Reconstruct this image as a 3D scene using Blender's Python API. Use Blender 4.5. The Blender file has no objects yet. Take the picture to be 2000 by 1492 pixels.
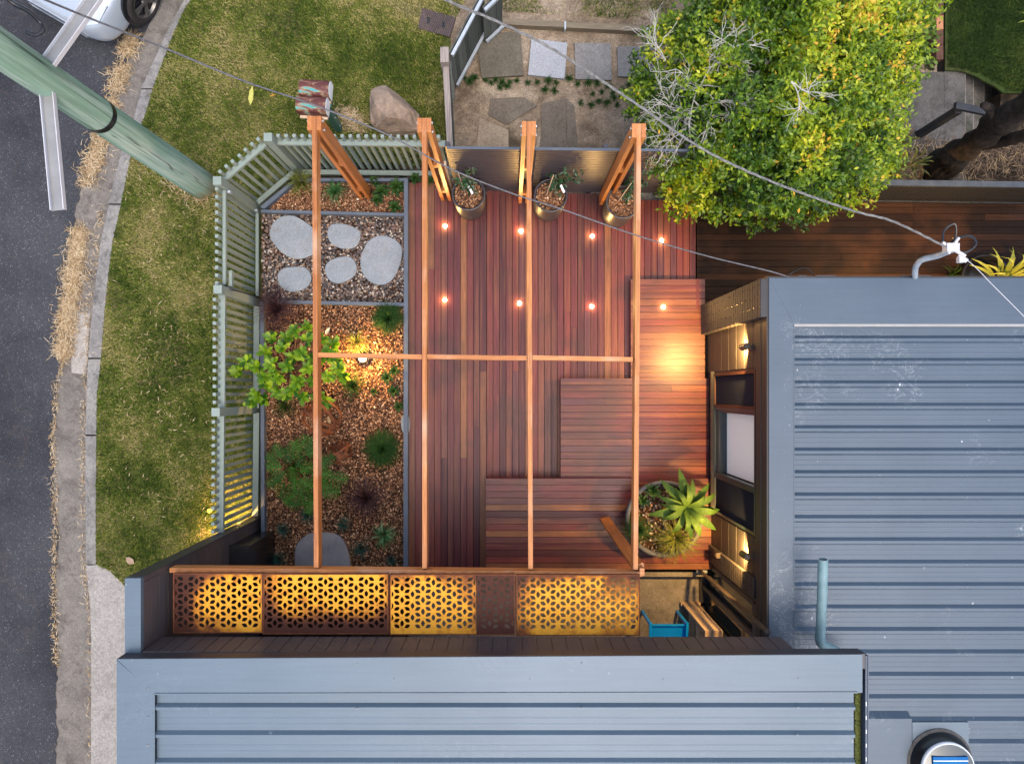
import bpy, math, random
import numpy as np
from mathutils import Vector, Matrix, noise
R = math.radians
PI = math.pi
random.seed(7)
rng = np.random.default_rng(7)
S = bpy.context.scene
COL = S.collection

# ------------------------------------------------------------------ camera
H = 10.2                      # camera height above the deck
F = 1380.0                    # focal length in pixels of the 2000 px wide photo
NX, NY = 993.0, 766.0         # point straight below the camera
cam = bpy.data.cameras.new("camera"); camo = bpy.data.objects.new("camera", cam); COL.objects.link(camo)
camo.location = (0, 0, H); camo.rotation_euler = (0, 0, 0)
cam.sensor_width = 36; cam.lens = F/2000*36
cam.shift_x = (1000-NX)/2000; cam.shift_y = (NY-746)/2000
cam.clip_end = 500; cam.clip_start = 0.1
S.camera = camo

# ------------------------------------------------------------------ sky, sun, exposure
SUN_EL, SUN_AZ = R(70), R(160)
w = bpy.data.worlds.new("World"); S.world = w; w.use_nodes = True
nt = w.node_tree; nt.nodes.clear()
out = nt.nodes.new('ShaderNodeOutputWorld'); bg = nt.nodes.new('ShaderNodeBackground'); sky = nt.nodes.new('ShaderNodeTexSky')
sky.sky_type = 'NISHITA'; sky.sun_disc = False; sky.sun_elevation = SUN_EL; sky.sun_rotation = SUN_AZ
sky.air_density = 1.0; sky.dust_density = 4.0; sky.ozone_density = 1.0
bg.inputs['Strength'].default_value = 0.15
nt.links.new(sky.outputs[0], bg.inputs[0]); nt.links.new(bg.outputs[0], out.inputs[0])
sl = bpy.data.lights.new("sun", 'SUN'); sl.energy = 0.65; sl.angle = R(80); sl.color = (1, .93, .84)
so = bpy.data.objects.new("sun", sl); COL.objects.link(so)
sd = Vector((math.sin(SUN_AZ)*math.cos(SUN_EL), math.cos(SUN_AZ)*math.cos(SUN_EL), math.sin(SUN_EL)))
so.rotation_euler = sd.to_track_quat('Z', 'Y').to_euler(); so.location = (0, -8, 14)
S.view_settings.view_transform = 'Standard'; S.view_settings.look = 'None'
S.view_settings.exposure = 1.25; S.view_settings.gamma = 1; S.view_settings.use_curve_mapping = False
S.cycles.use_denoising = True
S.cycles.sample_clamp_indirect = 4.0
S.cycles.max_bounces = 6
WARM = (1.0, .55, .16)

# ------------------------------------------------------------------ helpers
def P(px, py, z=0.0):
    k = (H-z)/F
    return Vector(((px-NX)*k, (NY-py)*k, z))

def tag(o, label=None, cat=None, group=None, kind=None):
    if label: o['label'] = label
    if cat: o['category'] = cat
    if group: o['group'] = group
    if kind: o['kind'] = kind
    return o

def thing(name, label, cat, loc=(0, 0, 0), group=None):
    o = bpy.data.objects.new(name, None); o.empty_display_size = .1
    COL.objects.link(o); o.location = loc
    return tag(o, label, cat, group)

class MB:
    def __init__(s): s.v = []; s.f = []; s.r = []
    def add(s, vs, fs, rnd=None):
        n = len(s.v); s.v += [tuple(v) for v in vs]
        s.f += [tuple(i+n for i in f) for f in fs]
        s.r += [random.random() if rnd is None else rnd]*len(fs)
    def prism(s, pts, z0, z1, rnd=None):          # pts = xy list, counter-clockwise from above
        n = len(pts)
        a = sum(pts[i][0]*pts[(i+1) % n][1]-pts[(i+1) % n][0]*pts[i][1] for i in range(n))
        if a < 0: pts = pts[::-1]
        vs = [(p[0], p[1], z0) for p in pts]+[(p[0], p[1], z1) for p in pts]
        fs = [tuple(range(n-1, -1, -1)), tuple(range(n, 2*n))]+[(i, (i+1) % n, n+(i+1) % n, n+i) for i in range(n)]
        s.add(vs, fs, rnd)
    def box(s, a, b, rnd=None):
        x0, x1 = sorted((a[0], b[0])); y0, y1 = sorted((a[1], b[1])); z0, z1 = sorted((a[2], b[2]))
        s.prism([(x0, y0), (x1, y0), (x1, y1), (x0, y1)], z0, z1, rnd)
    def bar(s, p, q, wd, ht, up=(0, 0, 1), rnd=None):   # box beam from p to q, wd sideways, ht along up
        p, q = Vector(p), Vector(q); d = (q-p).normalized(); u = Vector(up)
        sd_ = d.cross(u).normalized(); u = sd_.cross(d).normalized()
        a = sd_*wd/2; b = u*ht/2
        vs = [p-a-b, p+a-b, p+a+b, p-a+b, q-a-b, q+a-b, q+a+b, q-a+b]
        s.add(vs, [(0, 1, 2, 3), (7, 6, 5, 4), (0, 4, 5, 1), (1, 5, 6, 2), (2, 6, 7, 3), (3, 7, 4, 0)], rnd)
    def tube(s, pts, r, n=8, cap=True, rnd=None):
        pts = [Vector(p) for p in pts]; rs = r if isinstance(r, (list, tuple)) else [r]*len(pts)
        vs = []; prev = None
        for i, p in enumerate(pts):
            d = (pts[min(i+1, len(pts)-1)]-pts[max(i-1, 0)]).normalized()
            if prev is None:
                u = d.orthogonal().normalized()
            else:
                u = (prev-d*prev.dot(d)).normalized()
            prev = u; v = d.cross(u)
            for k in range(n):
                t = 2*PI*k/n; vs.append(p+(u*math.cos(t)+v*math.sin(t))*rs[i])
        fs = []
        for i in range(len(pts)-1):
            for k in range(n):
                a = i*n+k; b = i*n+(k+1) % n; fs.append((a, b, b+n, a+n))
        if cap: fs += [tuple(range(n-1, -1, -1)), tuple(range((len(pts)-1)*n, len(pts)*n))]
        s.add(vs, fs, rnd)
    def lathe(s, prof, c=(0, 0, 0), n=40, rnd=None, close=False, ax='z'):   # prof = (r, z) list
        vs = []; fs = []; m = len(prof)
        for k in range(n):
            t = 2*PI*k/n
            for (r, z) in prof:
                if ax == 'z': vs.append((c[0]+r*math.cos(t), c[1]+r*math.sin(t), c[2]+z))
                else: vs.append((c[0]+r*math.cos(t), c[1]+z, c[2]+r*math.sin(t)))
        for k in range(n):
            k2 = (k+1) % n
            for i in range(m-1 if not close else m):
                j = (i+1) % m
                q = (k*m+i, k2*m+i, k2*m+j, k*m+j)
                fs.append(q if ax == 'z' else q[::-1])
        s.add(vs, fs, rnd)
    def disc(s, c, r, n=24, rnd=None):
        s.add([(c[0]+r*math.cos(2*PI*k/n), c[1]+r*math.sin(2*PI*k/n), c[2]) for k in range(n)], [tuple(range(n))], rnd)
    def ribbon(s, pts, wds, up=(0, 0, 1), fold=0.0, rnd=None):
        pts = [Vector(p) for p in pts]; vs = []
        for i, p in enumerate(pts):
            d = (pts[min(i+1, len(pts)-1)]-pts[max(i-1, 0)])
            if d.length < 1e-9: d = Vector((0, 0, 1))
            d.normalize(); sd_ = d.cross(Vector(up))
            if sd_.length < 1e-4: sd_ = Vector((1, 0, 0))
            sd_.normalize(); n_ = sd_.cross(d)
            wv = wds[i]/2
            vs += [p-sd_*wv+n_*fold*wv, p, p+sd_*wv+n_*fold*wv]
        fs = []
        for i in range(len(pts)-1):
            a = i*3; fs += [(a, a+1, a+4, a+3), (a+1, a+2, a+5, a+4)]
        s.add(vs, fs, rnd)
    def build(s, name, m, parent=None, smooth=False, loc=None):
        me = bpy.data.meshes.new(name)
        off = Vector((0, 0, 0))
        if parent is not None and loc is None:
            p = parent
            while p is not None: off += Vector(p.location); p = p.parent
        if loc is not None: off = Vector(loc)
        me.from_pydata([(v[0]-off.x, v[1]-off.y, v[2]-off.z) for v in s.v], [], s.f)
        at = me.attributes.new("rnd", 'FLOAT', 'FACE'); at.data.foreach_set("value", s.r)
        if smooth: me.polygons.foreach_set("use_smooth", [True]*len(me.polygons))
        me.materials.append(m); me.update()
        o = bpy.data.objects.new(name, me); COL.objects.link(o)
        if parent is not None: o.parent = parent
        elif loc is not None: o.location = loc
        return o

def np_obj(name, V, Fc, m, rnd, smooth=False, parent=None):      # V (n,3), Fc (k,3|4)
    me = bpy.data.meshes.new(name); k = Fc.shape[1]
    me.vertices.add(len(V)); me.vertices.foreach_set("co", V.astype(np.float32).ravel())
    me.loops.add(Fc.size); me.loops.foreach_set("vertex_index", Fc.astype(np.int32).ravel())
    me.polygons.add(len(Fc)); me.polygons.foreach_set("loop_start", np.arange(0, Fc.size, k, dtype=np.int32))
    at = me.attributes.new("rnd", 'FLOAT', 'FACE'); at.data.foreach_set("value", rnd.astype(np.float32))
    if smooth: me.polygons.foreach_set("use_smooth", np.ones(len(Fc), dtype=bool))
    me.materials.append(m); me.update(calc_edges=True)
    o = bpy.data.objects.new(name, me); COL.objects.link(o)
    if parent is not None: o.parent = parent
    return o

def pxpoly(pts, z): return [tuple(P(a, b, z)[:2]) for a, b in pts]

def smooth_path(pts, n=6):
    pts = [Vector(p) for p in pts]; q = []
    for i in range(len(pts)-1):
        p0 = pts[max(i-1, 0)]; p1 = pts[i]; p2 = pts[i+1]; p3 = pts[min(i+2, len(pts)-1)]
        for k in range(n):
            t = k/n
            q.append(.5*((2*p1)+(p2-p0)*t+(2*p0-5*p1+4*p2-p3)*t*t+(3*p1-p0-3*p2+p3)*t**3))
    q.append(pts[-1]); return q

# ------------------------------------------------------------------ materials
def newmat(name, rough=.6, spec=.5, metal=0.0, coat=0.0):
    m = bpy.data.materials.new(name); m.use_nodes = True
    b = m.node_tree.nodes['Principled BSDF']
    b.inputs['Roughness'].default_value = rough
    b.inputs['Specular IOR Level'].default_value = spec
    b.inputs['Metallic'].default_value = metal
    b.inputs['Coat Weight'].default_value = coat
    return m, m.node_tree, b
def N(nt, t, **kw):
    n = nt.nodes.new(t)
    for k, v in kw.items():
        if k in n.inputs: n.inputs[k].default_value = v
        else: setattr(n, k, v)
    return n
def coords(nt, scale=(1, 1, 1), kind='Object', rot=(0, 0, 0)):
    tc = N(nt, 'ShaderNodeTexCoord'); mp = N(nt, 'ShaderNodeMapping')
    mp.inputs['Scale'].default_value = scale; mp.inputs['Rotation'].default_value = rot
    nt.links.new(tc.outputs[kind], mp.inputs[0]); return mp.outputs[0]
def noise_t(nt, vec, scale, detail=6, rough=.6, dist=0.0):
    n = N(nt, 'ShaderNodeTexNoise'); n.inputs['Scale'].default_value = scale; n.inputs['Detail'].default_value = detail
    n.inputs['Roughness'].default_value = rough; n.inputs['Distortion'].default_value = dist
    nt.links.new(vec, n.inputs['Vector']); return n.outputs['Fac']
def ramp(nt, fac, stops, interp='LINEAR'):
    r = N(nt, 'ShaderNodeValToRGB'); e = r.color_ramp.elements; r.color_ramp.interpolation = interp
    while len(e) > 1: e.remove(e[-1])
    e[0].position = stops[0][0]; e[0].color = (*stops[0][1], 1) if len(stops[0][1]) == 3 else stops[0][1]
    for p, c in stops[1:]:
        x = e.new(p); x.color = (*c, 1)
    nt.links.new(fac, r.inputs[0]); return r.outputs[0]
def mix(nt, a, b, fac, mode='MIX'):
    n = N(nt, 'ShaderNodeMix', data_type='RGBA', blend_type=mode)
    for sock, v in ((n.inputs[6], a), (n.inputs[7], b), (n.inputs[0], fac)):
        if isinstance(v, (int, float)): sock.default_value = v
        elif isinstance(v, tuple): sock.default_value = (*v, 1) if len(v) == 3 else v
        else: nt.links.new(v, sock)
    return n.outputs[2]
def math_n(nt, op, a, b=0.0, clamp=False):
    n = N(nt, 'ShaderNodeMath', operation=op, use_clamp=clamp)
    for i, v in enumerate((a, b)):
        if isinstance(v, (int, float)): n.inputs[i].default_value = v
        else: nt.links.new(v, n.inputs[i])
    return n.outputs[0]
def attr(nt, name='rnd'):
    a = N(nt, 'ShaderNodeAttribute'); a.attribute_name = name; return a.outputs['Fac']
def bump(nt, b, h, strength=.3, dist=.01):
    n = N(nt, 'ShaderNodeBump'); n.inputs['Strength'].default_value = strength; n.inputs['Distance'].default_value = dist
    nt.links.new(h, n.inputs['Height']); nt.links.new(n.outputs[0], b.inputs['Normal'])
def sc(c, k): return tuple(min(1, x*k) for x in c)

def mat_noise(name, c0, c1, scale=3, rough=.7, spec=.4, bumpk=.2, bscale=None, fine=.25, metal=0.0, coat=0.0, fscale=60, vary=0.0):
    m, nt, b = newmat(name, rough, spec, metal, coat); v = coords(nt)
    n1 = noise_t(nt, v, scale, 7, .65)
    c = ramp(nt, n1, [(.3, c0), (.7, c1)])
    if fine:
        n2 = noise_t(nt, v, fscale, 4, .7)
        c = mix(nt, c, ramp(nt, n2, [(.3, (.5, .5, .5)), (.7, (1.5, 1.5, 1.5))]), fine, 'MULTIPLY')
    if vary:
        c = mix(nt, c, ramp(nt, attr(nt), [(0, (1-vary,)*3), (1, (1+vary,)*3)]), 1.0, 'MULTIPLY')
    nt.links.new(c, b.inputs['Base Color'])
    if bumpk: bump(nt, b, noise_t(nt, v, bscale or fscale, 5, .6), bumpk)
    return m

def mat_wood(name, stops, axis='y', rough=.45, spec=.5, stain=None, gscale=1.0, coat=0.0, heart=None):
    m, nt, b = newmat(name, rough, spec, 0, coat)
    L = {'x': (1.1, 38, 38), 'y': (38, 1.1, 38), 'z': (38, 38, 1.1)}[axis]
    tc = N(nt, 'ShaderNodeTexCoord'); at = attr(nt)
    comb = N(nt, 'ShaderNodeCombineXYZ')
    nt.links.new(math_n(nt, 'MULTIPLY', at, 37.0), comb.inputs[0]); nt.links.new(math_n(nt, 'MULTIPLY', at, 91.0), comb.inputs[1])
    nt.links.new(math_n(nt, 'MULTIPLY', at, 13.0), comb.inputs[2])
    va = N(nt, 'ShaderNodeVectorMath', operation='ADD'); nt.links.new(tc.outputs['Object'], va.inputs[0]); nt.links.new(comb.outputs[0], va.inputs[1])
    mp = N(nt, 'ShaderNodeMapping'); mp.inputs['Scale'].default_value = tuple(x*gscale for x in L)
    nt.links.new(va.outputs[0], mp.inputs[0]); v = mp.outputs[0]
    g = noise_t(nt, v, 1.3, 6, .7, 1.2)
    base = ramp(nt, at, stops)
    gr = ramp(nt, g, [(.25, (.28, .24, .26)), (.42, (.76, .72, .74)), (.58, (1.12, 1.1, 1.04)), (.75, (1.95, 1.85, 1.5))])
    c = mix(nt, base, gr, .85, 'MULTIPLY')
    if heart:
        h_ = noise_t(nt, v, .42, 3, .5, .8)
        c = mix(nt, c, heart, ramp(nt, h_, [(.50, (0, 0, 0)), (.66, (.55, .55, .55))]))
    if stain:
        n2 = noise_t(nt, tc.outputs['Object'], 1.1, 5, .6)
        c = mix(nt, c, stain, ramp(nt, n2, [(.50, (0, 0, 0)), (.70, (.8, .8, .8))]))
    nt.links.new(c, b.inputs['Base Color'])
    rr = ramp(nt, g, [(.2, (rough+.1,)*3), (.8, (max(.05, rough-.08),)*3)])
    nt.links.new(rr, b.inputs['Roughness'])
    bump(nt, b, noise_t(nt, v, 3, 4, .6), .12, .004)
    return m

def mat_leaf(name, stops, rough=.5, trans=.25, spec=.3):
    m, nt, b = newmat(name, rough, spec)
    c = ramp(nt, attr(nt), stops)
    nz = noise_t(nt, coords(nt), 30, 3, .6)
    c = mix(nt, c, ramp(nt, nz, [(.3, (.7, .7, .7)), (.7, (1.25, 1.25, 1.25))]), .6, 'MULTIPLY')
    nt.links.new(c, b.inputs['Base Color'])
    if trans:
        t = N(nt, 'ShaderNodeBsdfTranslucent'); nt.links.new(c, t.inputs[0])
        ms = N(nt, 'ShaderNodeMixShader'); ms.inputs[0].default_value = trans
        nt.links.new(b.outputs[0], ms.inputs[1]); nt.links.new(t.outputs[0], ms.inputs[2])
        nt.links.new(ms.outputs[0], nt.nodes['Material Output'].inputs[0])
    return m

def mat_emit(name, col, k):
    m = bpy.data.materials.new(name); m.use_nodes = True; nt = m.node_tree; nt.nodes.clear()
    e = N(nt, 'ShaderNodeEmission'); e.inputs[0].default_value = (*col, 1); e.inputs[1].default_value = k
    o = N(nt, 'ShaderNodeOutputMaterial'); nt.links.new(e.outputs[0], o.inputs[0]); return m

M = {}
# asphalt: dark aggregate with pale chips
def m_asphalt():
    m, nt, b = newmat('asphalt', .85, .35); v = coords(nt)
    c = ramp(nt, noise_t(nt, v, .7, 6, .6), [(.36, (.018, .019, .024)), (.52, (.034, .036, .042)), (.66, (.046, .048, .054))])
    vo = N(nt, 'ShaderNodeTexVoronoi'); vo.inputs['Scale'].default_value = 95; nt.links.new(v, vo.inputs[0])
    spk = ramp(nt, vo.outputs['Color'], [(.0, (.35, .35, .35)), (.6, (1, 1, 1)), (.86, (1.3, 1.3, 1.3)), (.93, (4.5, 4.3, 4.1))])
    c = mix(nt, c, spk, .85, 'MULTIPLY')
    c = mix(nt, c, (.16, .12, .09), ramp(nt, noise_t(nt, v, 22, 3, .8), [(.68, (0, 0, 0)), (.78, (.6, .6, .6))]))
    cr = noise_t(nt, v, .55, 4, .5, .3)
    line = ramp(nt, cr, [(.492, (0, 0, 0)), (.5, (1, 1, 1)), (.508, (0, 0, 0))])
    c = mix(nt, c, (.10, .07, .055), math_n(nt, 'MULTIPLY', line, .15))
    nt.links.new(c, b.inputs['Base Color']); bump(nt, b, vo.outputs['Distance'], .35, .008); return m
M['asphalt'] = m_asphalt()
def m_concrete(name, c0, c1, scale=2.5, dirt=(.05, .045, .04), k=.5, speck=70, moss=None):
    m, nt, b = newmat(name, .85, .3); v = coords(nt)
    c = ramp(nt, noise_t(nt, v, scale, 8, .7), [(.3, c0), (.7, c1)])
    c = mix(nt, c, dirt, ramp(nt, noise_t(nt, v, scale*2.7, 7, .75, .5), [(.5, (0, 0, 0)), (.75, (k, k, k))]))
    vo = N(nt, 'ShaderNodeTexVoronoi'); vo.inputs['Scale'].default_value = speck; nt.links.new(v, vo.inputs[0])
    c = mix(nt, c, ramp(nt, vo.outputs['Color'], [(0, (.55, .55, .55)), (.5, (1, 1, 1)), (.95, (1.4, 1.4, 1.4))]), .6, 'MULTIPLY')
    if moss: c = mix(nt, c, moss, ramp(nt, noise_t(nt, v, 1.6, 6, .7), [(.55, (0, 0, 0)), (.68, (.8, .8, .8))]))
    nt.links.new(c, b.inputs['Base Color']); bump(nt, b, noise_t(nt, v, 60, 6, .7), .35, .006); return m
M['gutter'] = m_concrete('gutter_concrete', (.095, .085, .075), (.21, .19, .165), 1.6, (.035, .028, .022), .9)
M['kerb'] = m_concrete('kerb_concrete', (.12, .115, .11), (.26, .245, .225), 3, (.035, .033, .033), .95)
M['drive'] = m_concrete('driveway_concrete', (.21, .195, .18), (.31, .29, .265), 1.3, (.09, .08, .075), .4, 45)
M['slabpale'] = m_concrete('pale_concrete', (.24, .22, .19), (.33, .30, .27), 2, (.15, .13, .10), .5)
M['slabsand'] = m_concrete('sandy_concrete', (.22, .17, .12), (.32, .26, .19), 2, (.12, .09, .06), .5)
M['slabdark'] = m_concrete('stained_concrete', (.085, .07, .055), (.16, .135, .105), 1.8, (.05, .04, .03), .6, 60)
M['courtconc'] = m_concrete('court_concrete', (.14, .13, .115), (.27, .255, .23), 2.2, (.06, .055, .04), .7, 60)
M['darkconc'] = m_concrete('dark_concrete', (.05, .047, .044), (.14, .13, .12), 1.8, (.02, .018, .016), .8, 60, (.03, .035, .02))
M['paver1'] = m_concrete('weathered_paver', (.085, .075, .055), (.13, .115, .09), 3, (.07, .065, .05), .5, 60)
M['paver2'] = m_concrete('pale_paver', (.26, .275, .305), (.31, .325, .35), 2, (.25, .25, .25), .2, 90)
M['paver3'] = m_concrete('grey_paver', (.14, .137, .132), (.20, .195, .188), 3, (.12, .11, .10), .4, 60)
M['stone'] = m_concrete('bluestone', (.17, .195, .215), (.245, .27, .29), 2.5, (.15, .12, .10), .55, 130)
M['stonebrown'] = mat_noise('slate', (.14, .14, .145), (.24, .22, .21), 4, .8, .3, .3, 20, .2)
def m_ground(name, a, b_, c_, s=1.2):
    m, nt, b = newmat(name, .95, .15); v = coords(nt)
    n1 = noise_t(nt, v, s, 8, .7, .4); n2 = noise_t(nt, v, 38, 6, .75); n3 = noise_t(nt, v, 6, 7, .7)
    c = ramp(nt, n1, [(.35, a), (.5, b_), (.66, c_)])
    c = mix(nt, c, ramp(nt, n2, [(.3, (.35, .35, .35)), (.55, (1, 1, 1)), (.75, (1.9, 1.8, 1.6))]), .85, 'MULTIPLY')
    c = mix(nt, c, ramp(nt, n3, [(.35, (.6, .6, .6)), (.65, (1.25, 1.25, 1.2))]), .8, 'MULTIPLY')
    nt.links.new(c, b.inputs['Base Color']); bump(nt, b, n2, .8, .02); return m
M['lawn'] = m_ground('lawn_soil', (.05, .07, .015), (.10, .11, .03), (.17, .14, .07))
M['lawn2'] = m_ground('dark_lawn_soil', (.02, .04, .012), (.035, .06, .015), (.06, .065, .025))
M['dirt'] = m_ground('dirt', (.12, .09, .06), (.26, .20, .145), (.38, .31, .24), 1.5)
M['litter'] = m_ground('leaf_litter', (.02, .015, .010), (.05, .036, .024), (.11, .08, .055), 2.5)
M['soil'] = m_ground('mulch_soil', (.02, .012, .007), (.05, .026, .014), (.08, .045, .025), 3)
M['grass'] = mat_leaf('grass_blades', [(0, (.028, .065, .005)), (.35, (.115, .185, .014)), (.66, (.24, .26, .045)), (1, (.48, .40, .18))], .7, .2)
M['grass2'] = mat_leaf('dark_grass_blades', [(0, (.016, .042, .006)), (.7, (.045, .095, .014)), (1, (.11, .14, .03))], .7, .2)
M['straw'] = mat_leaf('straw', [(0, (.18, .11, .05)), (.6, (.42, .30, .16)), (1, (.62, .5, .33))], .8, .1)
M['litterstraw'] = mat_leaf('old_fronds', [(0, (.03, .02, .014)), (.5, (.11, .075, .05)), (.8, (.22, .15, .09)), (1, (.48, .34, .16))], .8, .1)
M['chips'] = mat_leaf('bark_chips', [(0, (.035, .016, .009)), (.35, (.13, .055, .026)), (.65, (.30, .14, .065)), (.9, (.55, .33, .18)), (1, (.75, .58, .40))], .75, 0)
M['pebbles'] = mat_leaf('river_pebbles', [(0, (.018, .018, .022)), (.28, (.055, .048, .046)), (.5, (.13, .085, .062)), (.64, (.10, .05, .04)), (.78, (.21, .13, .08)), (.9, (.30, .23, .16)), (1, (.42, .38, .33))], .35, 0, .5)
# decks and timber
DK = [(p_, (c_[0]*.74, c_[1]*.62, c_[2]*.70)) for p_, c_ in [(0, (.075, .022, .026)), (.25, (.105, .029, .032)), (.5, (.135, .036, .036)), (.7, (.165, .046, .036)), (.78, (.085, .034, .048)), (.9, (.155, .062, .042)), (.96, (.20, .095, .045)), (1, (.25, .125, .05))]]
M['deck_y'] = mat_wood('merbau_decking', DK, 'y', .38, .25, (.035, .018, .016), heart=(.16, .062, .028))
M['deck_x'] = mat_wood('merbau_decking_across', DK, 'x', .34, .28, (.05, .022, .018), heart=(.17, .066, .024))
M['deck_old'] = mat_wood('old_dark_decking', [(0, (.007, .004, .003)), (.5, (.016, .008, .005)), (1, (.032, .015, .008))], 'x', .55, .1, (.05, .022, .010))
OR = [(0, (.31, .110, .032)), (.5, (.38, .145, .045)), (1, (.46, .19, .065))]
M['beam_y'] = mat_wood('oiled_beam', OR, 'y', .5, .3, (.50, .33, .22), gscale=1.3)
M['beam_x'] = mat_wood('oiled_beam_across', OR, 'x', .5, .3, (.50, .33, .22), gscale=1.3)
M['post'] = mat_wood('oiled_post', [(0, (.36, .125, .03)), (1, (.46, .18, .05))], 'z', .4, .5, gscale=.8)
M['weather'] = mat_wood('weathered_timber', [(0, (.13, .11, .10)), (1, (.26, .23, .21))], 'y', .85, .2, gscale=1.3)
M['weatherx'] = mat_wood('weathered_sleeper', [(0, (.17, .145, .105)), (1, (.24, .20, .15))], 'x', .85, .2, gscale=1.3)
M['paling'] = mat_wood('grey_palings', [(0, (.05, .06, .055)), (1, (.12, .135, .125))], 'z', .85, .2)
M['pine'] = mat_wood('pale_pine', [(0, (.52, .40, .28)), (1, (.60, .47, .34))], 'z', .6, .3, gscale=.3)
M['sage'] = mat_noise('sage_paint', (.19, .235, .205), (.215, .262, .232), 6, .5, .4, .05, fine=.08)
M['bluegrey'] = mat_noise('bluegrey_paint', (.060, .078, .105), (.085, .105, .135), 5, .6, .4, .08, fine=.15)
M['charcoal'] = mat_noise('charcoal_paint', (.030, .030, .036), (.042, .041, .048), 3, .45, .5, .05, fine=.1)
M['clad'] = mat_noise('brown_grey_cladding', (.060, .050, .052), (.078, .066, .068), 3, .5, .4, .05, fine=.12)
M['clad2'] = mat_noise('house_cladding', (.024, .021, .021), (.032, .028, .027), 3, .5, .4, .05, fine=.12)
M['brick'] = mat_noise('painted_brick', (.032, .027, .025), (.050, .042, .037), 9, .65, .35, .3, 25, .25, vary=.12)
M['black'] = mat_noise('black_plastic', (.008, .008, .010), (.014, .014, .016), 4, .25, .5, .02, fine=0)
M['blackmatt'] = mat_noise('black_paint', (.012, .014, .018), (.03, .032, .038), 8, .6, .4, .1)
M['darkmetal'] = mat_noise('bronze_metal', (.055, .045, .04), (.08, .065, .055), 6, .35, .5, .03, fine=.1, metal=.3)
M['galv'] = mat_noise('galvanised_steel', (.33, .38, .42), (.48, .52, .56), 14, .4, .5, .08, fine=.2, metal=.4)
M['screwm'] = mat_noise('roof_screws', (.10, .12, .14), (.2, .22, .24), 30, .5, .4, 0, fine=0)
M['pipe'] = mat_noise('painted_pipe', (.10, .18, .20), (.17, .27, .29), 7, .55, .4, .1, fine=.15)
M['alu'] = mat_noise('aluminium', (.22, .22, .215), (.30, .30, .295), 3, .42, .5, .05, fine=.1, metal=.35)
M['alu2'] = mat_noise('bright_aluminium', (.42, .42, .44), (.5, .5, .52), 6, .35, .5, 0, fine=0)
M['white'] = mat_noise('white_paint', (.75, .75, .75), (.82, .82, .82), 3, .5, .4, 0, fine=0)
M['blind'] = mat_noise('white_blind', (.86, .92, .95), (.88, .94, .96), 2, .6, .3, .02, fine=0)
M['screen'] = mat_noise('fly_screen', (.006, .009, .020), (.010, .014, .028), 3, .8, .08, .1, fine=.2, fscale=300)
M['redframe'] = mat_noise('red_brown_frame', (.035, .011, .008), (.05, .017, .011), 5, .5, .3, .05, fine=.1)
M['tealframe'] = mat_noise('dark_frame', (.010, .018, .026), (.016, .026, .036), 5, .35, .5, .02, fine=0)
M['glass'] = newmat('dark_glass', .06, .8)[0]; M['glass'].node_tree.nodes['Principled BSDF'].inputs['Base Color'].default_value = (.02, .035, .04, 1)
M['blue'] = mat_noise('blue_plastic', (.0, .25, .78), (.0, .29, .85), 2, .4, .5, 0, fine=0)
M['rust'] = mat_noise('rusty_steel', (.09, .030, .014), (.17, .058, .024), 12, .85, .2, .3, fine=.35)
M['potmat'] = mat_noise('glazed_pot', (.028, .028, .034), (.040, .039, .046), 5, .38, .5, .03, fine=.08)
M['cement'] = mat_noise('cement_planter', (.05, .056, .065), (.085, .09, .10), 4, .75, .3, .2, 30, .25)
M['rock'] = mat_noise('sandstone', (.17, .13, .10), (.40, .29, .21), 2.2, .85, .25, .6, 14, .4, fscale=30)
M['bark'] = mat_noise('bark', (.010, .008, .007), (.045, .035, .028), 9, .95, .15, 1.0, 16, .6, fscale=26)
M['twig'] = mat_noise('pale_twigs', (.28, .27, .24), (.50, .48, .44), 20, .8, .2, .1)
M['stem'] = mat_noise('brown_stems', (.10, .06, .035), (.20, .13, .075), 20, .8, .2, .1)
M['wire'] = mat_noise('cable', (.06, .06, .065), (.14, .14, .15), 60, .55, .4, .1, fine=.4)
M['wirepale'] = mat_noise('pale_cable', (.07, .07, .075), (.24, .235, .22), 25, .55, .4, .1, fine=.4)
M['green_post'] = mat_noise('green_steel', (.035, .10, .075), (.06, .14, .10), 8, .6, .4, .1)
M['lampglow'] = mat_emit('lamp_glow', (1, .78, .40), 5)
M['lampglow2'] = mat_emit('lamp_glow_bright', (1, .75, .34), 8)

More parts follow.
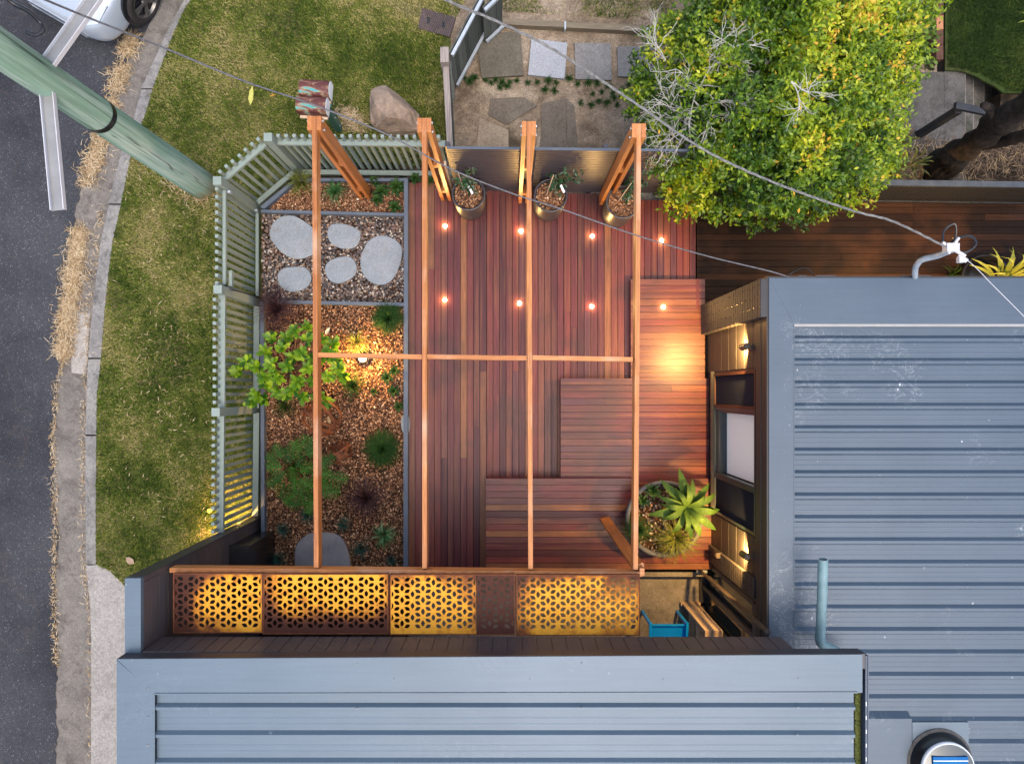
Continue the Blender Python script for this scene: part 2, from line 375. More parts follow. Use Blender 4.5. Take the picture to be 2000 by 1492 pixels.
def m_roof(name, c0, c1, streak=1.0):
    m, nt, b = newmat(name, .42, .5, .15); v = coords(nt)
    c = ramp(nt, noise_t(nt, v, .9, 6, .6), [(.3, c0), (.7, c1)])
    c = mix(nt, c, ramp(nt, noise_t(nt, coords(nt, (1, 26, 1)), 1.3, 5, .6), [(.3, (.86, .87, .88)), (.7, (1.1, 1.1, 1.1))]), .5, 'MULTIPLY')
    c = mix(nt, c, ramp(nt, noise_t(nt, v, 190, 2, .6), [(.3, (.8, .8, .8)), (.7, (1.2, 1.2, 1.2))]), .5, 'MULTIPLY')
    # lichen / droppings: thin white marks in patches
    n1 = noise_t(nt, v, 5.5, 6, .7, 1.5); n2 = noise_t(nt, v, 1.1, 3, .5)
    mk = math_n(nt, 'MULTIPLY', ramp(nt, n1, [(.495, (0, 0, 0)), (.5, (1, 1, 1)), (.505, (0, 0, 0))]), ramp(nt, n2, [(.56, (0, 0, 0)), (.62, (1, 1, 1))]))
    n3 = noise_t(nt, coords(nt, (1, .6, 1)), 17, 2, .4)
    mk2 = math_n(nt, 'MULTIPLY', ramp(nt, n3, [(.765, (0, 0, 0)), (.79, (1, 1, 1))]), ramp(nt, n2, [(.44, (0, 0, 0)), (.5, (1, 1, 1))]))
    mk = math_n(nt, 'MULTIPLY', math_n(nt, 'MAXIMUM', mk, mk2), .65*streak)
    c = mix(nt, c, (.62, .64, .66), mk)
    nt.links.new(c, b.inputs['Base Color']); bump(nt, b, noise_t(nt, v, 220, 3, .6), .06, .002); return m
M['roof'] = m_roof('steel_roof', (.042, .067, .096), (.058, .086, .118))
M['roof2'] = m_roof('steel_roof_upper', (.070, .105, .138), (.084, .122, .158), .25)

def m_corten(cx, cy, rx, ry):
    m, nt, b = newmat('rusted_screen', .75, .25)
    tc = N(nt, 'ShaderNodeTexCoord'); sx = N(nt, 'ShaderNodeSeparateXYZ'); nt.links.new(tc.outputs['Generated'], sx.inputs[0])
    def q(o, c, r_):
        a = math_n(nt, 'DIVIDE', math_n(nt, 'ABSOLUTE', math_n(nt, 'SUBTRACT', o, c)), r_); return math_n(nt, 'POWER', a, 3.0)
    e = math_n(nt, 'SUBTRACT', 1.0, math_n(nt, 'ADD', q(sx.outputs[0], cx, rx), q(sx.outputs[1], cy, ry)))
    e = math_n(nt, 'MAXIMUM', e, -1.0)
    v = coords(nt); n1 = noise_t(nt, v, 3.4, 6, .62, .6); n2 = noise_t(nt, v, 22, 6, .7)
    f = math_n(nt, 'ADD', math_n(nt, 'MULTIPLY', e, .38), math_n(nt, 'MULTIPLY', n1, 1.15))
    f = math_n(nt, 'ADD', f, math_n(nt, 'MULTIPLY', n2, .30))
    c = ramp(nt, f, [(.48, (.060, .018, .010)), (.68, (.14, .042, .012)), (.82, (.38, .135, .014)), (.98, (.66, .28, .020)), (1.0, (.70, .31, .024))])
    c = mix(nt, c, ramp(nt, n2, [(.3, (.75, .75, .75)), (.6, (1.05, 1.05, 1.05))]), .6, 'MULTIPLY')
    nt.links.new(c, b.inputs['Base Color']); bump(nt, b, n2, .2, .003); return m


def m_pole():
    m, nt, b = newmat('treated_pole', .75, .25)
    v = coords(nt, (5, 5, .35)); vs = coords(nt, (16, 16, .16))
    c = ramp(nt, noise_t(nt, v, 1.2, 6, .65), [(.28, (.12, .22, .15)), (.45, (.20, .31, .23)), (.58, (.33, .42, .345)), (.72, (.46, .49, .42))])
    cr = noise_t(nt, vs, 1.0, 3, .5, .6)
    line = ramp(nt, cr, [(.486, (0, 0, 0)), (.5, (1, 1, 1)), (.514, (0, 0, 0))])
    c = mix(nt, c, (.015, .02, .015), line)
    c = mix(nt, c, ramp(nt, noise_t(nt, coords(nt, (60, 60, 1)), 1, 4, .6), [(.3, (.75, .75, .75)), (.7, (1.15, 1.15, 1.15))]), .8, 'MULTIPLY')
    tc = N(nt, 'ShaderNodeTexCoord'); sx = N(nt, 'ShaderNodeSeparateXYZ'); nt.links.new(tc.outputs['Object'], sx.inputs[0])
    low = N(nt, 'ShaderNodeMapRange'); nt.links.new(sx.outputs[2], low.inputs[0]); low.inputs[1].default_value = .32; low.inputs[2].default_value = .02
    c = mix(nt, c, (.17, .12, .045), math_n(nt, 'MULTIPLY', low.outputs[0], .85))
    nt.links.new(c, b.inputs['Base Color']); bump(nt, b, line, .5, -.01); return m
M['pole'] = m_pole()
def m_mailbox():
    m, nt, b = newmat('rusty_turquoise', .55, .4); v = coords(nt, (1.2, 1.2, 1.2))
    n1 = noise_t(nt, coords(nt, (.6, 1.6, 1)), 4.5, 5, .6, .4)
    c = ramp(nt, n1, [(.36, (.02, .24, .28)), (.41, (.08, .28, .25)), (.45, (.26, .16, .09)), (.49, (.10, .028, .022)), (.7, (.06, .02, .02))])
    nt.links.new(c, b.inputs['Base Color']); bump(nt, b, n1, .2, .004); return m
M['mailbox'] = m_mailbox()
M['carpaint'] = mat_noise('silver_car_paint', (.34, .38, .43), (.38, .42, .47), 1, .28, .6, 0, fine=0, metal=.25, coat=.6)
M['tyre'] = mat_noise('tyre_rubber', (.018, .016, .015), (.035, .03, .028), 6, .8, .3, .2)
M['rim'] = mat_noise('alloy_rim', (.14, .13, .125), (.22, .21, .2), 6, .35, .5, 0, metal=.7)
# foliage
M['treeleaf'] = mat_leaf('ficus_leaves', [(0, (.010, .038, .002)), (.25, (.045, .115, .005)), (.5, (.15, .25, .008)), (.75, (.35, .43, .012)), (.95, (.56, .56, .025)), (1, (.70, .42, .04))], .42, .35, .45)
M['shrubleaf'] = mat_leaf('bright_shrub_leaves', [(0, (.015, .07, .003)), (.45, (.10, .22, .006)), (1, (.30, .42, .018))], .4, .35, .35)
M['philo'] = mat_leaf('lobed_leaves', [(0, (.010, .055, .004)), (1, (.045, .15, .010))], .5, .25, .2)
M['fine'] = mat_leaf('fine_dark_foliage', [(0, (.010, .032, .007)), (1, (.032, .085, .014))], .65, .2, .12)
M['bluefine'] = mat_leaf('bluegreen_grass', [(0, (.012, .055, .04)), (1, (.05, .13, .09))], .6, .2)
M['strap'] = mat_leaf('strappy_leaves', [(0, (.02, .07, .02)), (.7, (.05, .16, .04)), (1, (.25, .36, .18))], .45, .2)
M['yellowgrass'] = mat_leaf('yellow_green_grass', [(0, (.06, .08, .012)), (1, (.20, .22, .04))], .6, .3)
M['purple'] = mat_leaf('purple_grass', [(0, (.022, .010, .012)), (.7, (.06, .022, .025)), (1, (.15, .08, .06))], .6, .15)
M['rosette'] = mat_leaf('dark_rosettes', [(0, (.010, .035, .006)), (1, (.035, .08, .014))], .5, .15, .2)
M['agave'] = mat_leaf('agave_leaves', [(0, (.022, .062, .009)), (1, (.080, .145, .028))], .6, .2, .15)
M['brom'] = mat_leaf('bromeliad_leaves', [(0, (.07, .07, .02)), (.6, (.13, .15, .03)), (1, (.16, .06, .02))], .45, .2, .4)
M['yellowbrom'] = mat_leaf('yellow_strap_leaves', [(0, (.20, .26, .03)), (1, (.42, .44, .07))], .45, .25, .4)
M['potleaf'] = mat_leaf('camellia_leaves', [(0, (.008, .035, .012)), (1, (.03, .09, .03))], .3, .1, .5)
M['moss'] = mat_leaf('moss', [(0, (.03, .045, .008)), (1, (.12, .13, .03))], .9, 0)

# ================================================================== THE GROUND
ZL = -.25; ZR = -.40; ZG = -.385
def sheet(name, pts, z, m, thick=.0, kind='structure'):
    mb = MB(); q = pxpoly(pts, z)
    if thick: mb.prism(q, z-thick, z)
    else:
        a = sum(q[i][0]*q[(i+1) % len(q)][1]-q[(i+1) % len(q)][0]*q[i][1] for i in range(len(q)))
        if a < 0: q = q[::-1]
        mb.add([(x, y, z) for x, y in q], [tuple(range(len(q)))])
    o = mb.build(name, m); o['kind'] = kind; return o
g = MB(); g.add([(-120, -120, -1.35), (120, -120, -1.35), (120, 120, -1.35), (-120, 120, -1.35)], [(0, 1, 2, 3)]); g.build('ground', M['dirt'])['kind'] = 'structure'

road_e = [(420, -120), (318, -20), (298, 35), (268, 90), (238, 140), (215, 210), (190, 270), (168, 340), (150, 400), (143, 470), (139, 560), (132, 640), (124, 700), (112, 735), (110, 800), (104, 860), (104, 930), (108, 1000), (114, 1060), (106, 1130), (109, 1250), (110, 1400), (112, 1700)]
kerb_in = [(450, -120), (372, -20), (351, 16), (324, 67), (300, 120), (276, 174), (262, 228), (241, 281), (226, 340), (212, 399), (197, 470), (188, 540), (180, 610), (172, 700), (169, 770), (167, 850), (167, 1000), (168, 1103)]
kerb_out = [(474, -120), (388, -20), (361, 16), (338, 67), (318, 120), (298, 174), (282, 228), (260, 281), (248, 340), (236, 399), (220, 470), (211, 540), (204, 610), (197, 700), (189, 770), (188, 850), (187, 1000), (187, 1103)]
# road with a ragged broken edge
rag = []
for i in range(len(road_e)-1):
    a, b = road_e[i], road_e[i+1]; n = max(2, int(math.hypot(b[0]-a[0], b[1]-a[1])/9))
    for k in range(n):
        t = k/n; rag.append((a[0]+(b[0]-a[0])*t+random.gauss(0, 2.0), a[1]+(b[1]-a[1])*t))
rag.append(road_e[-1])
sheet('road', [(-900, -400), (500, -400)]+rag+[(-900, 1700)], ZR+.008, M['asphalt'])
sheet('gutter', [(300, -300), (600, -300)]+kerb_in[:]+[(176, 1180), (178, 1250), (178, 1700), (60, 1700), (60, 700), (120, 200)], ZR, M['gutter'])
# kerb in cast lengths
kj = [0, 5, 9, 13, 15, 17]
mb = MB()
for a, b in zip(kj[:-1], kj[1:]):
    L = kerb_in[a:b+1]; Rr = kerb_out[a:b+1]
    L = [(p[0], p[1]+(1.5 if i == 0 else -1.5 if i == len(L)-1 else 0)) for i, p in enumerate(L)]
    Rr = [(p[0], p[1]+(1.5 if i == 0 else -1.5 if i == len(Rr)-1 else 0)) for i, p in enumerate(Rr)]
    mb.prism(pxpoly(L+Rr[::-1], ZL+.01), -1.0, ZL+.01)
mb.build('kerb', M['kerb'])['kind'] = 'structure'
sheet('driveway', [(168, 1104), (190, 1103), (215, 1115), (245, 1145), (420, 1145), (420, 1700), (178, 1700), (178, 1250), (176, 1180)], ZL+.004, M['drive'], .5)
pale = sheet('gutter_patch', [(136, 610), (176, 612), (168, 732), (140, 728)], ZR+.004, M['slabpale'])
# lawn base
lawnpts = [(p[0]-1, p[1]) for p in kerb_out]+[(215, 1115), (250, 1150), (560, 1150), (560, 300), (880, 300), (880, 0), (930, -120)]
lawn_o = sheet('lawn_ground', lawnpts, ZL-.004, M['lawn'], .6)
sheet('yard_ground', [(870, -200), (1330, -200), (1830, -200), (1830, 400), (870, 400)], ZL-.012, M['dirt'], .6)
sheet('garden_soil', [(512, 410), (583, 352), (795, 350), (795, 1300), (512, 1300)], 0.0, M['soil'], .2)
sheet('courtyard_slab', [(780, 1080), (1700, 1080), (1700, 1500), (780, 1500)], -.30, M['courtconc'], .3)
sheet('side_strip', [(430, 1080), (790, 1080), (790, 1500), (430, 1500)], -.2, M['soil'], .3)
sheet('dark_side_ground', [(780, 300), (2300, 300), (2300, 700), (780, 700)], -.32, M['litter'])

# ------------------------------------------------------------------ scatter helpers
def in_poly(x, y, poly):
    c = np.zeros(len(x), bool); n = len(poly); j = n-1
    for i in range(n):
        xi, yi = poly[i]; xj, yj = poly[j]
        m_ = ((yi > y) != (yj > y)) & (x < (xj-xi)*(y-yi)/(yj-yi+1e-12)+xi)
        c ^= m_; j = i
    return c
def scatter(poly, n):
    q = np.array(poly); lo, hi = q.min(0), q.max(0)
    x = rng.uniform(lo[0], hi[0], n*3); y = rng.uniform(lo[1], hi[1], n*3)
    k = in_poly(x, y, poly); x, y = x[k][:n], y[k][:n]
    return x, y
def fbm(x, y, s, seed=0.0):
    return np.array([noise.fractal(Vector((a*s+seed, b*s, seed)), 1.0, 2.0, 4) for a, b in zip(x, y)])
def blades(name, poly, n, z, m, ln=(.03, .06), wd=.006, lean=.9, keep=None, bias=0.0, seed=1.0, rlo=0.0, rhi=1.0, clump=1.1):
    x, y = scatter(poly, n)
    f = fbm(x, y, clump, seed)
    if keep is not None:
        k = f+rng.normal(0, .12, len(x)) < keep; x, y, f = x[k], y[k], f[k]
    n = len(x); th = rng.uniform(0, 2*PI, n); l = rng.uniform(ln[0], ln[1], n); le = rng.uniform(.25, lean, n)*l; hz = np.sqrt(np.maximum(l**2-le**2, 1e-6))
    dx, dy = np.cos(th), np.sin(th)
    V = np.zeros((n, 4, 3)); zb = np.full(n, z)
    V[:, 0] = np.c_[x-dy*wd/2, y+dx*wd/2, zb]; V[:, 1] = np.c_[x+dy*wd/2, y-dx*wd/2, zb]
    V[:, 2] = np.c_[x+dx*le*.5+dy*wd*.4, y+dy*le*.5-dx*wd*.4, zb+hz*.75]; V[:, 3] = np.c_[x+dx*le, y+dy*le, zb+hz*.9]
    Fc = np.arange(n*4).reshape(n, 4)
    r = np.clip((rng.uniform(rlo, rhi, n)**1.5)*.9+f*.8+bias+.35*np.array([noise.noise(Vector((a*7, b*7, 2.0))) for a, b in zip(x, y)]), 0, 1)
    o = np_obj(name, V.reshape(-1, 3), Fc, m, r); o['kind'] = 'stuff'; return o
LP = pxpoly(lawnpts, ZL)
FULL = [(p[0]+2, p[1]) for p in kerb_out]+[(215, 1113), (248, 1148), (440, 1060), (500, 1010), (505, 410), (520, 330), (590, 320), (872, 325), (864, 90), (940, -60)]
tag(blades('lawn_grass', pxpoly(FULL, ZL), 170000, ZL, M['grass'], (.025, .06), .0085, .95, .75, .14, 3.1), 'patchy green and straw coloured lawn outside the picket fence', 'grass')
tag(blades('yard_grass', pxpoly([(940, -80), (1500, -80), (1500, 30), (1290, 42), (960, 22)], ZL), 22000, ZL, M['grass'], (.02, .05), .007, .9, .12, .0, 8.2), 'low bright weeds and grass above the timber sleeper', 'grass')

# dry straw tufts along the gutter edge
def straw(name, pts, n, ln, m, z, label, cat, spread=10, flat=.12, patch=0):
    V = []; Fc = []; r = []
    segs = []
    for (a, b) in zip(pts[:-1], pts[1:]): segs.append((a, b, math.hypot(b[0]-a[0], b[1]-a[1])))
    tot = sum(s_[2] for s_ in segs)
    for i in range(n):
        t = random.random()*tot
        for a, b, l in segs:
            if t < l: break
            t -= l
        bx = a[0]+(b[0]-a[0])*t/l; by = a[1]+(b[1]-a[1])*t/l
        if patch and noise.noise(Vector((bx*.012, by*.018, 4.2)))+noise.noise(Vector((bx*.05, by*.05, 1.2)))*.6 < patch-.25: continue
        px = bx+random.gauss(0, spread); py = by+random.gauss(0, spread*.6)
        p = P(px, py, z+random.uniform(.004, .03)); th = random.uniform(0, 2*PI); q = random.uniform(.3, 1)*ln
        d = Vector((math.cos(th), math.sin(th), 0)); s_ = Vector((-d.y, d.x, 0))*.0035
        bend = s_.normalized()*random.uniform(-.3, .3)*q
        k = len(V); V += [p-s_, p+s_, p+d*q*.5+bend*.5+s_+Vector((0, 0, flat*q)), p+d*q*.5+bend*.5-s_+Vector((0, 0, flat*q)), p+d*q+bend+Vector((0, 0, flat*q*.4))+s_*.3, p+d*q+bend+Vector((0, 0, flat*q*.4))-s_*.3]
        Fc += [(k, k+1, k+2, k+3), (k+3, k+2, k+4, k+5)]; rr = random.random(); r += [rr, rr]
    o = np_obj(name, np.array([tuple(v) for v in V]), np.array(Fc), m, np.array(r)); o['kind'] = 'stuff'
    return tag(o, label, cat)
straw('dry_gutter_grass', [(258, 70), (240, 120), (228, 175), (205, 230), (190, 290), (172, 350), (160, 410), (150, 480), (140, 560), (128, 640), (122, 700)], 6500, .13, M['straw'], ZR+.01, 'dry straw grass growing between road and gutter', 'dry grass', 10, .12, .02)
straw('gutter_weeds', [(126, 700), (108, 760), (103, 860), (106, 960), (108, 1040), (104, 1130), (110, 1300)], 700, .07, M['straw'], ZR+.01, 'thin dead weeds along the broken asphalt edge', 'weeds', 3)
straw('kerb_debris', [(200, 400), (176, 560), (170, 700), (166, 800), (163, 960), (160, 1060), (174, 1190), (178, 1300), (178, 1480)], 620, .08, M['straw'], ZR+.012, 'fallen straw and twigs lying against the kerb', 'debris', 4)
straw('leaf_debris', [(250, 300), (330, 500), (300, 700), (350, 900), (250, 1000)], 420, .07, M['straw'], ZL+.03, 'scattered dead grass stems lying on the lawn', 'debris', 60)
straw('pole_base_straw', [(330, 350), (380, 395), (420, 370)], 260, .09, M['straw'], ZL+.01, 'dead grass around the foot of the power pole', 'dry grass', 14)
straw('post_straw', [(670, 215), (700, 250)], 500, .08, M['straw'], ZL+.01, 'dry grass clump beside the letterbox post', 'dry grass', 12)
straw('palm_litter', [(1790, 300), (1880, 320), (2000, 290), (2060, 330)], 1500, .22, M['litterstraw'], -.25, 'fallen palm fronds and twigs behind the dark balustrade', 'leaf litter', 30)

# bark mulch and river pebbles
def chips(name, poly, n, z, label, size=(.012, .034), parent=None):
    x, y = scatter(poly, n); n = len(x)
    th = rng.uniform(0, PI, n); a = rng.uniform(*size, n)/2; b = a*rng.uniform(.3, .75, n)
    tx, ty = rng.normal(0, .4, n), rng.normal(0, .4, n); zz = z+rng.uniform(0, .03, n)
    ux, uy = np.cos(th), np.sin(th); V = np.zeros((n, 4, 3))
    for i, (s1, s2) in enumerate(((-1, -1), (1, -.7), (.8, 1), (-.9, .8))):
        X = s1*a; Y = s2*b
        V[:, i] = np.c_[x+ux*X-uy*Y, y+uy*X+ux*Y, zz+tx*X+ty*Y]
    o = np_obj(name, V.reshape(-1, 3), np.arange(n*4).reshape(n, 4), M['chips'], np.clip(rng.beta(1.7, 1.8, n), 0, 1), parent=parent)
    if parent is None: o['kind'] = 'stuff'; tag(o, label, 'mulch')
    return o
chips('bark_mulch', pxpoly([(515, 593), (789, 598), (789, 1125), (515, 1125)], .03), 26000, .005, 'orange brown bark mulch filling the main garden bed')
chips('bark_mulch', pxpoly([(520, 410), (583, 355), (789, 355), (789, 416)], .03), 4600, .005, 'orange brown bark mulch in the small corner bed by the fence')
def pebbles(name, poly, n, z, label, size=(.012, .024), avoid=()):
    x, y = scatter(poly, n)
    k = np.ones(len(x), bool)
    for a in avoid: k &= ~in_poly(x, y, a)
    x, y = x[k], y[k]; n = len(x)
    import bmesh
    bm = bmesh.new(); bmesh.ops.create_icosphere(bm, subdivisions=2, radius=1)
    bv = np.array([v.co[:] for v in bm.verts]); bf = np.array([[v.index for v in f.verts] for f in bm.faces]); bm.free()
    sx = rng.uniform(*size, n); sy = sx*rng.uniform(.6, .95, n); sz = sx*rng.uniform(.4, .6, n); th = rng.uniform(0, PI, n)
    X = bv[None, :, 0]*sx[:, None]; Y = bv[None, :, 1]*sy[:, None]; Z = bv[None, :, 2]*sz[:, None]
    ca, sa = np.cos(th)[:, None], np.sin(th)[:, None]
    V = np.stack([x[:, None]+X*ca-Y*sa, y[:, None]+X*sa+Y*ca, z+rng.uniform(0, .022, n)[:, None]+Z], -1)
    Fc = (bf[None]+(np.arange(n)*len(bv))[:, None, None]).reshape(-1, 3)
    o = np_obj(name, V.reshape(-1, 3), Fc, M['pebbles'], np.repeat(rng.uniform(0, 1, n), len(bf)), True)
    if label: o['kind'] = 'stuff'; tag(o, label, 'pebbles')
    return o
def z2(pts): return [(a/3.73+400, b/3.73+200) for a, b in pts]
ST = [z2([(470, 930), (500, 870), (560, 825), (640, 820), (700, 850), (760, 890), (812, 935), (822, 1010), (810, 1095), (740, 1130), (690, 1142), (640, 1138), (560, 1100), (500, 1030), (472, 985)]),
      z2([(890, 930), (920, 885), (985, 880), (1060, 895), (1125, 930), (1138, 975), (1120, 1030), (1080, 1065), (1000, 1068), (930, 1040), (895, 990)]),
      z2([(1185, 1015), (1240, 975), (1300, 967), (1370, 990), (1425, 1030), (1443, 1080), (1425, 1170), (1395, 1250), (1350, 1310), (1290, 1333), (1220, 1320), (1160, 1270), (1130, 1200), (1135, 1110), (1160, 1060)]),
      z2([(872, 1200), (895, 1160), (960, 1128), (1030, 1120), (1080, 1135), (1108, 1190), (1105, 1245), (1060, 1290), (980, 1323), (920, 1310), (880, 1260)]),
      z2([(530, 1240), (570, 1205), (650, 1195), (730, 1200), (770, 1240), (778, 1290), (750, 1345), (690, 1375), (620, 1382), (550, 1350), (530, 1300)])]
SL = ['largest stepping stone, nearest the picket fence corner', 'stepping stone just right of the first rafter, in the top row', 'tall stepping stone beside the blue grey edging and deck', 'small round stepping stone in the middle of the pebble bed', 'stepping stone nearest the gate, low left in the pebbles']
def round_poly(q, n=3):
    for _ in range(n-1):
        r_ = []
        for i in range(len(q)):
            a, b = q[i], q[(i+1) % len(q)]
            r_ += [(a[0]*.75+b[0]*.25, a[1]*.75+b[1]*.25), (a[0]*.25+b[0]*.75, a[1]*.25+b[1]*.75)]
        q = r_
    return q
def stone(q, z, label, cat, m, t=.05, name='stepping_stone', group=None):
    w_ = round_poly(pxpoly(q, z)); cx = sum(p[0] for p in w_)/len(w_); cy = sum(p[1] for p in w_)/len(w_)
    mb = MB(); n = len(w_)
    inn = [(cx+(p[0]-cx)*(1-.010/max(.05, math.hypot(p[0]-cx, p[1]-cy))), cy+(p[1]-cy)*(1-.010/max(.05, math.hypot(p[0]-cx, p[1]-cy)))) for p in w_]
    if sum(w_[i][0]*w_[(i+1) % n][1]-w_[(i+1) % n][0]*w_[i][1] for i in range(n)) < 0: w_, inn = w_[::-1], inn[::-1]
    vs = [(p[0], p[1], z-t) for p in w_]+[(p[0], p[1], z-.006+random.uniform(-.002, .002)) for p in w_]+[(p[0], p[1], z) for p in inn]
    fs = [tuple(range(2*n, 3*n))]
    for i in range(n):
        j = (i+1) % n; fs += [(i, j, n+j, n+i), (n+i, n+j, 2*n+j, 2*n+i)]
    mb.add(vs, fs)
    o = mb.build(name, m, loc=(cx, cy, z-t)); return tag(o, label, cat, group)
for q, l in zip(ST, SL): stone(q, .045, l, 'stepping stone', M['stone'], group='bluestone stepping stones set in the pebbles')
pebbles('river_pebbles', pxpoly([(512, 414), (789, 421), (789, 594), (512, 588)], .02), 5200, .004, 'mixed brown and grey river pebbles around the stepping stones', avoid=[[(sum(p[0] for p in w_)/len(w_)+(a_-sum(p[0] for p in w_)/len(w_))*.95, sum(p[1] for p in w_)/len(w_)+(b_-sum(p[1] for p in w_)/len(w_))*.95) for a_, b_ in w_] for w_ in [pxpoly(q, .065) for q in ST]])
stone([(574, 1080), (580, 1060), (596, 1046), (610, 1040), (650, 1040), (668, 1050), (680, 1075), (685, 1105), (684, 1130), (578, 1130)], .06, 'brown grey slate slab half under the long beam', 'stepping stone', M['stonebrown'])
stone([(782, 812), (800, 806), (800, 850), (784, 846)], .05, 'small grey stone sliver against the deck edging', 'stone', M['stone'], name='edge_stone')

# ================================================================== DECKS
def deck_section(parent, name, m, x0, y0, x1, y1, z, along, pitch, t=.022, gap=.0075, joints=.35, seed=1, side=None):
    rs = random.Random(seed); mb = MB(); a = P(x0, y0, z); b = P(x1, y1, z)
    X0, X1 = a.x, b.x; Y1, Y0 = a.y, b.y
    if along == 'y':
        n = max(1, round((X1-X0)/pitch)); w_ = (X1-X0)/n
        for i in range(n):
            cuts = [Y0, Y1]
            k = rs.random()
            if k < joints: cuts.insert(1, Y0+(Y1-Y0)*rs.choice([.3, .38, .52, .62, .78]))
            if k < joints*.3: cuts.insert(1, Y0+(cuts[1]-Y0)*.5)
            for c0, c1 in zip(cuts[:-1], cuts[1:]):
                dz = rs.uniform(-.0015, .0015)
                mb.box((X0+i*w_+gap/2, c0+.001, z-t), (X0+(i+1)*w_-gap/2, c1-.001, z+dz), rs.random())
    else:
        n = max(1, round((Y1-Y0)/pitch)); w_ = (Y1-Y0)/n
        for i in range(n):
            cuts = [X0, X1]
            if rs.random() < joints: cuts.insert(1, X0+(X1-X0)*rs.choice([.3, .45, .6, .75]))
            for c0, c1 in zip(cuts[:-1], cuts[1:]):
                dz = rs.uniform(-.0015, .0015)
                mb.box((c0+.001, Y0+i*w_+gap/2, z-t), (c1-.001, Y0+(i+1)*w_-gap/2, z+dz), rs.random())
    o = mb.build(name, m, parent)
    # screw heads in rows
    sm = MB()
    if along == 'y':
        rows = np.arange(Y0+.12, Y1, .45)
        for i in range(n):
            for r_ in rows:
                for q in (.25, .75):
                    c = (X0+(i+q)*w_, r_+rs.uniform(-.006, .006), z+.0025)
                    sm.disc(c, .0045, 6)
    else:
        rows = np.arange(X0+.03, X1, .45)
        for i in range(n):
            for r_ in rows:
                for q in (.25, .75): sm.disc((r_+rs.uniform(-.006, .006), Y0+(i+q)*w_, z+.0025), .0045, 6)
    so_ = sm.build('screw_heads', M['blackmatt'], o, loc=(0, 0, 0)); so_['kind'] = 'stuff'
    return o
dk = thing('timber_deck', 'red brown hardwood deck with steps and boards in two directions', 'deck')
Z1, Z2, Z3 = .12, .19, .31
deck_section(dk, 'decking', M['deck_y'], 798, 357, 950, 1125, 0, 'y', .0945, seed=11)
deck_section(dk, 'decking', M['deck_y'], 950.5, 366, 1101, 945, 0.0, 'y', .0945, seed=12)
deck_section(dk, 'decking', M['deck_y'], 1101.5, 378, 1246, 750, 0.0, 'y', .0945, seed=13)
deck_section(dk, 'decking', M['deck_y'], 1246.5, 391, 1359, 560, 0.0, 'y', .0945, seed=14, joints=.1)
deck_section(dk, 'decking', M['deck_x'], 1232, 545, 1377, 741, Z1, 'x', .0935, seed=15, joints=0)
deck_section(dk, 'decking', M['deck_x'], 1095, 738.5, 1385, 936, Z2, 'x', .0935, seed=16, joints=.15)
deck_section(dk, 'decking', M['deck_x'], 949, 934, 1391, 1112, Z3, 'x', .094, seed=17, joints=.12)
mb = MB()     # risers and fascia under the steps
for (x0, y0, x1, y1, z) in ((1232, 545, 1377, 741, Z1), (1095, 738.5, 1385, 936, Z2), (949, 934, 1391, 1112, Z3)):
    a = P(x0, y0, z); b = P(x1, y1, z)
    mb.box((a.x+.012, b.y+.012, -.28), (b.x-.012, a.y-.012, z-.024), .35)
mb.build('riser', M['deck_x'], dk)
mb = MB(); a = P(798, 357, 0); b = P(1359, 1112, 0); mb.box((a.x, b.y, -.24), (P(1240, 0, 0).x, P(0, 380, 0).y, -.06)); mb.box((P(1240, 0, 0).x+.01, 1.5, -.24), (b.x-.01, P(0, 395, 0).y, -.06)); mb.build('joists', M['blackmatt'], dk)
# narrow edging board at the top right of the raised part
mb = MB(); a = P(1360.5, 545, Z1+.004); b = P(1365, 602, Z1+.004); mb.box((a.x, b.y, -.2), (b.x, a.y, Z1+.004), .5); mb.build('edge_board', M['deck_y'], dk)

od = thing('side_deck', 'older dark stained deck running along the side of the house', 'deck')
deck_section(od, 'decking', M['deck_old'], 1361, 392, 2300, 625, -.03, 'x', .0965, seed=21, joints=.8, gap=.006)

# ------------------------------------------------------------------ deck and garden lights
def spot(name, loc, power, size=2.4, blend=.5, rot=(PI, 0, 0), parent=None, radius=.03, col=WARM):
    l = bpy.data.lights.new(name, 'SPOT'); l.energy = power; l.spot_size = size; l.spot_blend = blend; l.color = col; l.shadow_soft_size = radius
    o = bpy.data.objects.new(name, l); COL.objects.link(o); o.location = loc; o.rotation_euler = rot
    if parent: o.parent = parent
    return o
DL = [(869.6, 442, 0, 'deck light in the back row, beside the second rafter'), (1017.4, 451.6, 0, 'deck light in the back row, just left of the third rafter'),
      (1157, 461.5, 0, 'deck light in the back row, between third and fourth rafters'), (1292, 470, 0, 'deck light in the back row, right of the fourth rafter'),
      (868.7, 585.8, 0, 'deck light in the middle row, beside the second rafter'), (1014.7, 592.6, 0, 'deck light in the middle row, just left of the third rafter'),
      (1155.7, 598.8, 0, 'deck light in the middle row, between third and fourth rafters'), (1295.5, 599.8, Z1, 'deck light on the raised step, nearest the painted brick pier')]
